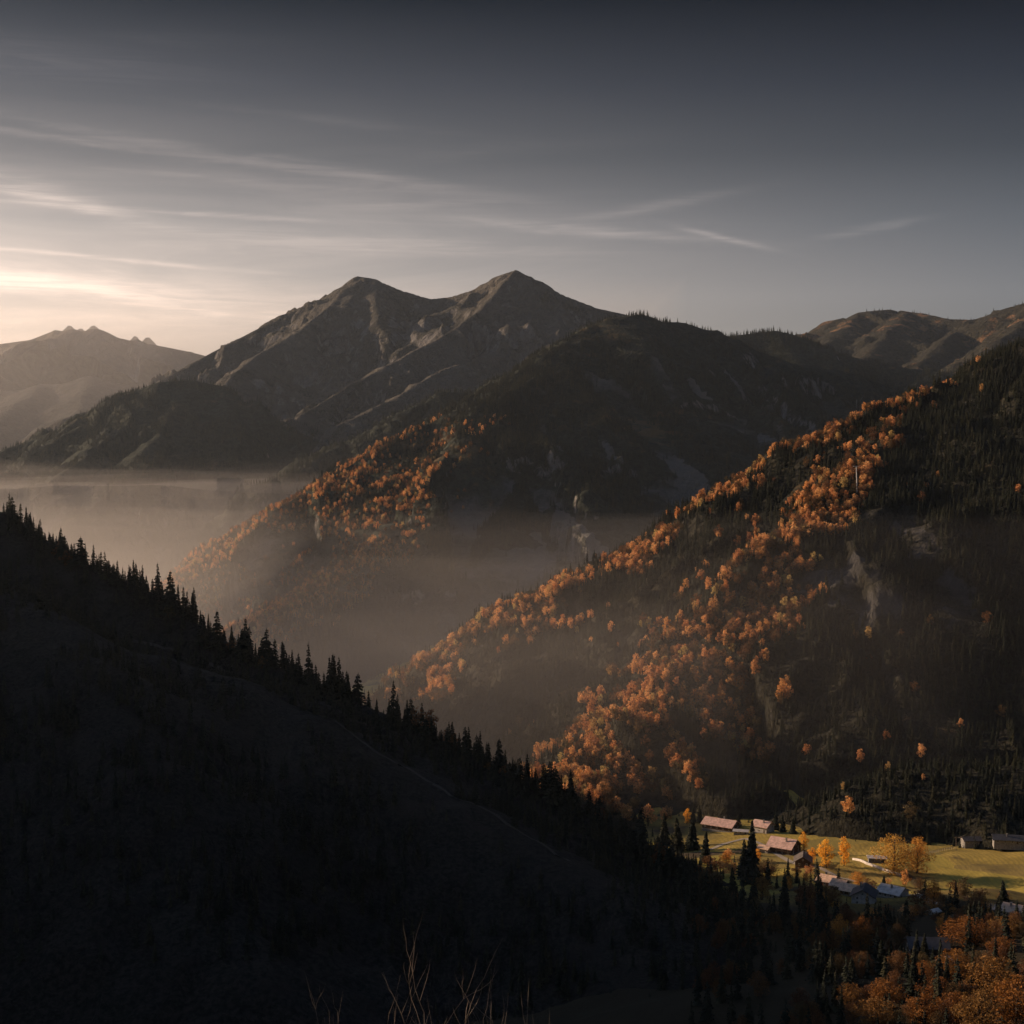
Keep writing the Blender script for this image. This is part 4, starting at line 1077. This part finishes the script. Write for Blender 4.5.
# ---- the village trees, one by one: base pixel, height and width in pixels
def tree_at(kind, px, py, hpx, wpx, label, name='autumn_tree', group=None, sink=0):
    s = solve(px, py)
    if s is None: print('no ground', px, py); return
    x, y, z = s
    h = hpx * y / F
    nat = {'spruce': .38, 'bigspruce': .42, 'autumn': .72, 'dull': .72, 'big': .80, 'amber': .80, 'bigdull': .80, 'gold': .60}[kind]
    return plant(kind, name, x, y, z - sink, h, label, 'tree', group, None, (wpx / hpx) * 1.22 / nat)
VT = [
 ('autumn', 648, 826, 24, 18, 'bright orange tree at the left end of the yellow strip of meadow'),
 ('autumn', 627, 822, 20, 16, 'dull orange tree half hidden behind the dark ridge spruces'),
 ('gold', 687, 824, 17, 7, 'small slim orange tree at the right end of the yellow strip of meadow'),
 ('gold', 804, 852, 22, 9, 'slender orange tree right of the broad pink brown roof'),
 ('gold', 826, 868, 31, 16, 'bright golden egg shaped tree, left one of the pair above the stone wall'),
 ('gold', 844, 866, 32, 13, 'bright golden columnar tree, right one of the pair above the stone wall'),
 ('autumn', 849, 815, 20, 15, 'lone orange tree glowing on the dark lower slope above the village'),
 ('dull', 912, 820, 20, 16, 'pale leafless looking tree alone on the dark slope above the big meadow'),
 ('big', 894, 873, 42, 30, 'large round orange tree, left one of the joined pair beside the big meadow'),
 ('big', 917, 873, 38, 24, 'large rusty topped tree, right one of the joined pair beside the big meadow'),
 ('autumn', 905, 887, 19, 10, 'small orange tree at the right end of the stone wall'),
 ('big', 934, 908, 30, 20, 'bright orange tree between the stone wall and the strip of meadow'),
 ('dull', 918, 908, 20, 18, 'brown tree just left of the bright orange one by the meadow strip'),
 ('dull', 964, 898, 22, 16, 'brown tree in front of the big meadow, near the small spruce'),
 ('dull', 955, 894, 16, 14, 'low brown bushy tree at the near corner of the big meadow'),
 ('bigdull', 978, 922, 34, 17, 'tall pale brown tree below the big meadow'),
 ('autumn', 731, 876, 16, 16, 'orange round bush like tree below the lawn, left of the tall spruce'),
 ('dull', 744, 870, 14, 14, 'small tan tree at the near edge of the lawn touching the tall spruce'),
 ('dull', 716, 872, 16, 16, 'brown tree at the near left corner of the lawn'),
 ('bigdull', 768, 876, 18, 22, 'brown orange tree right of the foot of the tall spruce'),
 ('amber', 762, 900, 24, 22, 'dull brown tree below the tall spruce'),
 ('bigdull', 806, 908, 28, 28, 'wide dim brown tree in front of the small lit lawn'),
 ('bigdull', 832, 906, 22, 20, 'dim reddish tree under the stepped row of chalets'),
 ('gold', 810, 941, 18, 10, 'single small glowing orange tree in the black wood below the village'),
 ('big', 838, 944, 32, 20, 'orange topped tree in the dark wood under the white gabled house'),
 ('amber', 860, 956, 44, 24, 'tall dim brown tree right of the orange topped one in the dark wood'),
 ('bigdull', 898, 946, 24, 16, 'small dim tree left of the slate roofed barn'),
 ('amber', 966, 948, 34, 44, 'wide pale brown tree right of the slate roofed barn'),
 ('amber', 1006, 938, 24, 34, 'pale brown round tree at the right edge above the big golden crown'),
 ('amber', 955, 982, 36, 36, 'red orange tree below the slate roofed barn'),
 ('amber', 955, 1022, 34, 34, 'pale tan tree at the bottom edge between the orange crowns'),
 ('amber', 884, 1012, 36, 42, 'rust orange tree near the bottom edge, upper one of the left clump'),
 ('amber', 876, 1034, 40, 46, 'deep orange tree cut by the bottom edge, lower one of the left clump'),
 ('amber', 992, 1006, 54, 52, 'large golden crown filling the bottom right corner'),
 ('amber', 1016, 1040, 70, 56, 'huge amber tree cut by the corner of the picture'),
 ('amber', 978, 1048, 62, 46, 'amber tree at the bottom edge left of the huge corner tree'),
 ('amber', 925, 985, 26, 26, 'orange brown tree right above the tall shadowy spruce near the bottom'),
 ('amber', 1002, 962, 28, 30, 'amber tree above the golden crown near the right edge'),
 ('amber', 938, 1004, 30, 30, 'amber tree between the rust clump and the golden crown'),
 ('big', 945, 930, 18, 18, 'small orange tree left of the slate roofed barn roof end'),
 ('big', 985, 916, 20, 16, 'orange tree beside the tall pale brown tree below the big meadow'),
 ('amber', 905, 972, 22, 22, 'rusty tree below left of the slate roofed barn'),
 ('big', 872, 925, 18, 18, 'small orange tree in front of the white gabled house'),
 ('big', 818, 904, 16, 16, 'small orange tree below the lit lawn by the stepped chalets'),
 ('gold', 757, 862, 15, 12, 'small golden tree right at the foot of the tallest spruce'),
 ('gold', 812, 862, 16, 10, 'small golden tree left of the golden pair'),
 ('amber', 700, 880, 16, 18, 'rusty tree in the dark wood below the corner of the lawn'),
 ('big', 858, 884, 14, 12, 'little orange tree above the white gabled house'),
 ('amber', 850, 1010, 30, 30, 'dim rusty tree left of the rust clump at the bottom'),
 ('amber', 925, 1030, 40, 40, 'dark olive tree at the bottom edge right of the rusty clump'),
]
for k_, a, b, c_, d_, lb in VT: tree_at(k_, a, b, c_, d_, lb)
for a, b, c_, d_, lb in [
 (752, 884, 66, 19, 'tallest dark spruce standing in front of the lawn and the pink roofs'),
 (744, 878, 40, 16, 'shorter dark spruce pressed against the left of the tallest one'),
 (692, 850, 32, 17, 'broad dark spruce at the left edge of the lawn'),
 (678, 852, 36, 16, 'dark spruce left of the broad one at the edge of the lawn'),
 (705, 862, 32, 14, 'dark spruce at the lower left corner of the lawn'),
 (664, 846, 34, 14, 'dark spruce under the yellow strip of meadow'),
 (733, 900, 34, 14, 'dark spruce below the orange bush like tree'),
 (784, 915, 40, 16, 'dark spruce below the dim brown trees in the village'),
 (1004, 905, 26, 13, 'small pointed spruce against the near edge of the big meadow'),
 (884, 884, 9, 6, 'very small dark spruce in front of the stone wall'),
 (738, 826, 13, 8, 'slim dark spruce behind the long pinkish roofed chalet'),
 (700, 822, 18, 7, 'slim hazy spruce left of the long pinkish roofed chalet'),
 (693, 822, 16, 7, 'slim hazy spruce beside the small slim orange tree'),
 (776, 830, 20, 8, 'slim dim spruce behind the white house with the pink roof'),
 (783, 832, 18, 8, 'slim dim spruce right behind the pink brown hipped roof'),
 (793, 834, 17, 8, 'slim dim spruce behind the right end of the broad hipped roof'),
 (924, 965, 30, 16, 'dark spruce overlapping the slate roofed barn'),
 (912, 1000, 44, 22, 'tall shadowy spruce left of the red orange tree'),
 (975, 1000, 40, 18, 'shadowy spruce between the red orange tree and the golden crown'),
 (882, 975, 36, 18, 'shadowy spruce in the dark wood right of the tall dim tree'),
 (826, 975, 36, 16, 'shadowy spruce in the black wood left of the orange topped tree'),
 (852, 985, 30, 16, 'shadowy spruce above the rusty clump at the bottom')]:
    tree_at('bigspruce', a, b, c_, d_, lb, 'spruce_tree')

# small trees crowded among the houses and along the field edges
random.seed(77)
for i in range(64):
    a = random.uniform(700, 1020); lo = 846 + (a - 700) * .16
    b = lo + random.uniform(6, 44)
    if any(abs(a - q[0]) < q[2] and -4 < b - q[1] < 16 for q in ((721, 829, 22), (741, 834, 10), (763, 832, 10), (784, 852, 16), (838, 886, 20), (866, 903, 13), (893, 897, 15), (927, 953, 16), (1016, 917, 14))): continue
    if a > 925 and b < 893: continue
    kd = random.choice(['dull', 'dull', 'autumn', 'bigdull', 'big', 'spruce'])
    h = random.uniform(7, 15) if kd != 'spruce' else random.uniform(10, 20)
    if kd == 'spruce': tree_at('spruce', a, b, h, h * .42, 'small dark spruce crowded among the village houses', 'spruce_tree', 'small spruces among the village houses')
    else: tree_at(kd, a, b, h, h * random.uniform(.7, 1.1), {'dull': 'small dull brown tree crowded among the village houses', 'bigdull': 'small dense brown tree crowded among the village houses', 'autumn': 'small pale orange tree crowded among the village houses', 'big': 'small bright orange tree crowded among the village houses'}[kd], 'autumn_tree', 'small trees among the village houses')

# the dark wood that fills the slope between the village and the photographer
def H_cam(x, y): return H_all(x, y)
wx, wy, wz, wpx, wpy = scatter(None, (20, 300, 460, 900), 5200, H_cam, 12, 40, 55)
ok = (wpy > 868 + np.clip((wpx - 760) * .22, -25, 62)) & (wpx > 690)
for (a, b, c_, d_) in [(905, 905, 60, 22), (880, 912, 40, 22), (927, 940, 30, 18), (950, 950, 30, 16), (850, 900, 40, 14)]:
    ok &= ~((abs(wpx - a) < c_ * .6) & (abs(wpy - b) < d_ * .8))
nn = fbm(wx / 30., wy / 30. + 4, 3)
ok &= ~((wpy < 912) & (wpx < 870) & (wpx > 700) & (RNG.rand(len(wpx)) < .75))
ok &= (nn + RNG.uniform(-.4, .4, len(wx)) > -.15)
ii = np.nonzero(ok)[0]; RNG.shuffle(ii); ii = ii[:900]
is_sp = RNG.rand(len(ii)) < .62
B_SRC = src('bigdull', None, 2)
hh = np.where(is_sp, RNG.uniform(8, 16, len(ii)), RNG.uniform(6, 10, len(ii)))
s_ = ii[is_sp]; forest('spruce_forest', S_SRC, np.stack([wx[s_], wy[s_], wz[s_] - .3, hh[is_sp] / 20., RNG.randint(0, len(S_SRC), len(s_))], 1), 'black spruce wood on the shaded slope below the village')
s_ = ii[~is_sp]; forest('autumn_forest', B_SRC, np.stack([wx[s_], wy[s_], wz[s_] - .3, hh[~is_sp] / 14., RNG.randint(0, len(B_SRC), len(s_))], 1), 'dim brown woodland on the shaded slope below the village')

# ---- bare shrubs right below the photographer
for (px_, py_, Y_, h_, seed, lb) in [(440, 922, 17, 5.0, 3, 'leafless shrub with many upward curving pale twigs at the bottom edge'), (482, 972, 16.5, 4.4, 9, 'leafless shrub with long arching twigs right of the tallest bare shrub'), (330, 978, 17.5, 4.0, 14, 'small leafless shrub left of the tallest bare shrub')]:
    a, b, c_ = ray(px_, py_); top = c_ * Y_ / b; xx = a * Y_ / b
    gz = float(ground_h(np.array([xx]), np.array([float(Y_)]))[0])
    v_, q_ = bare_tree(top - gz, seed, 1.0, 4, .0065, .6, .26)
    sc2 = (top - gz) / v_[:, 2].max(); v_ = v_ * np.array([sc2 * .62, sc2 * .62, sc2]); up = v_[:, 2] > .72 * v_[:, 2].max()
    bend = np.clip(v_[:, 2:3] / v_[:, 2].max(), 0, 1); v_[:, :2] -= bend * v_[up, :2].mean(0)
    o = link('bare_shrub', mesh_arrays('bare_shrub', v_, q_, M['pale_bark'], True)); o.location = (xx, Y_, gz); tag(o, lb, 'shrub')
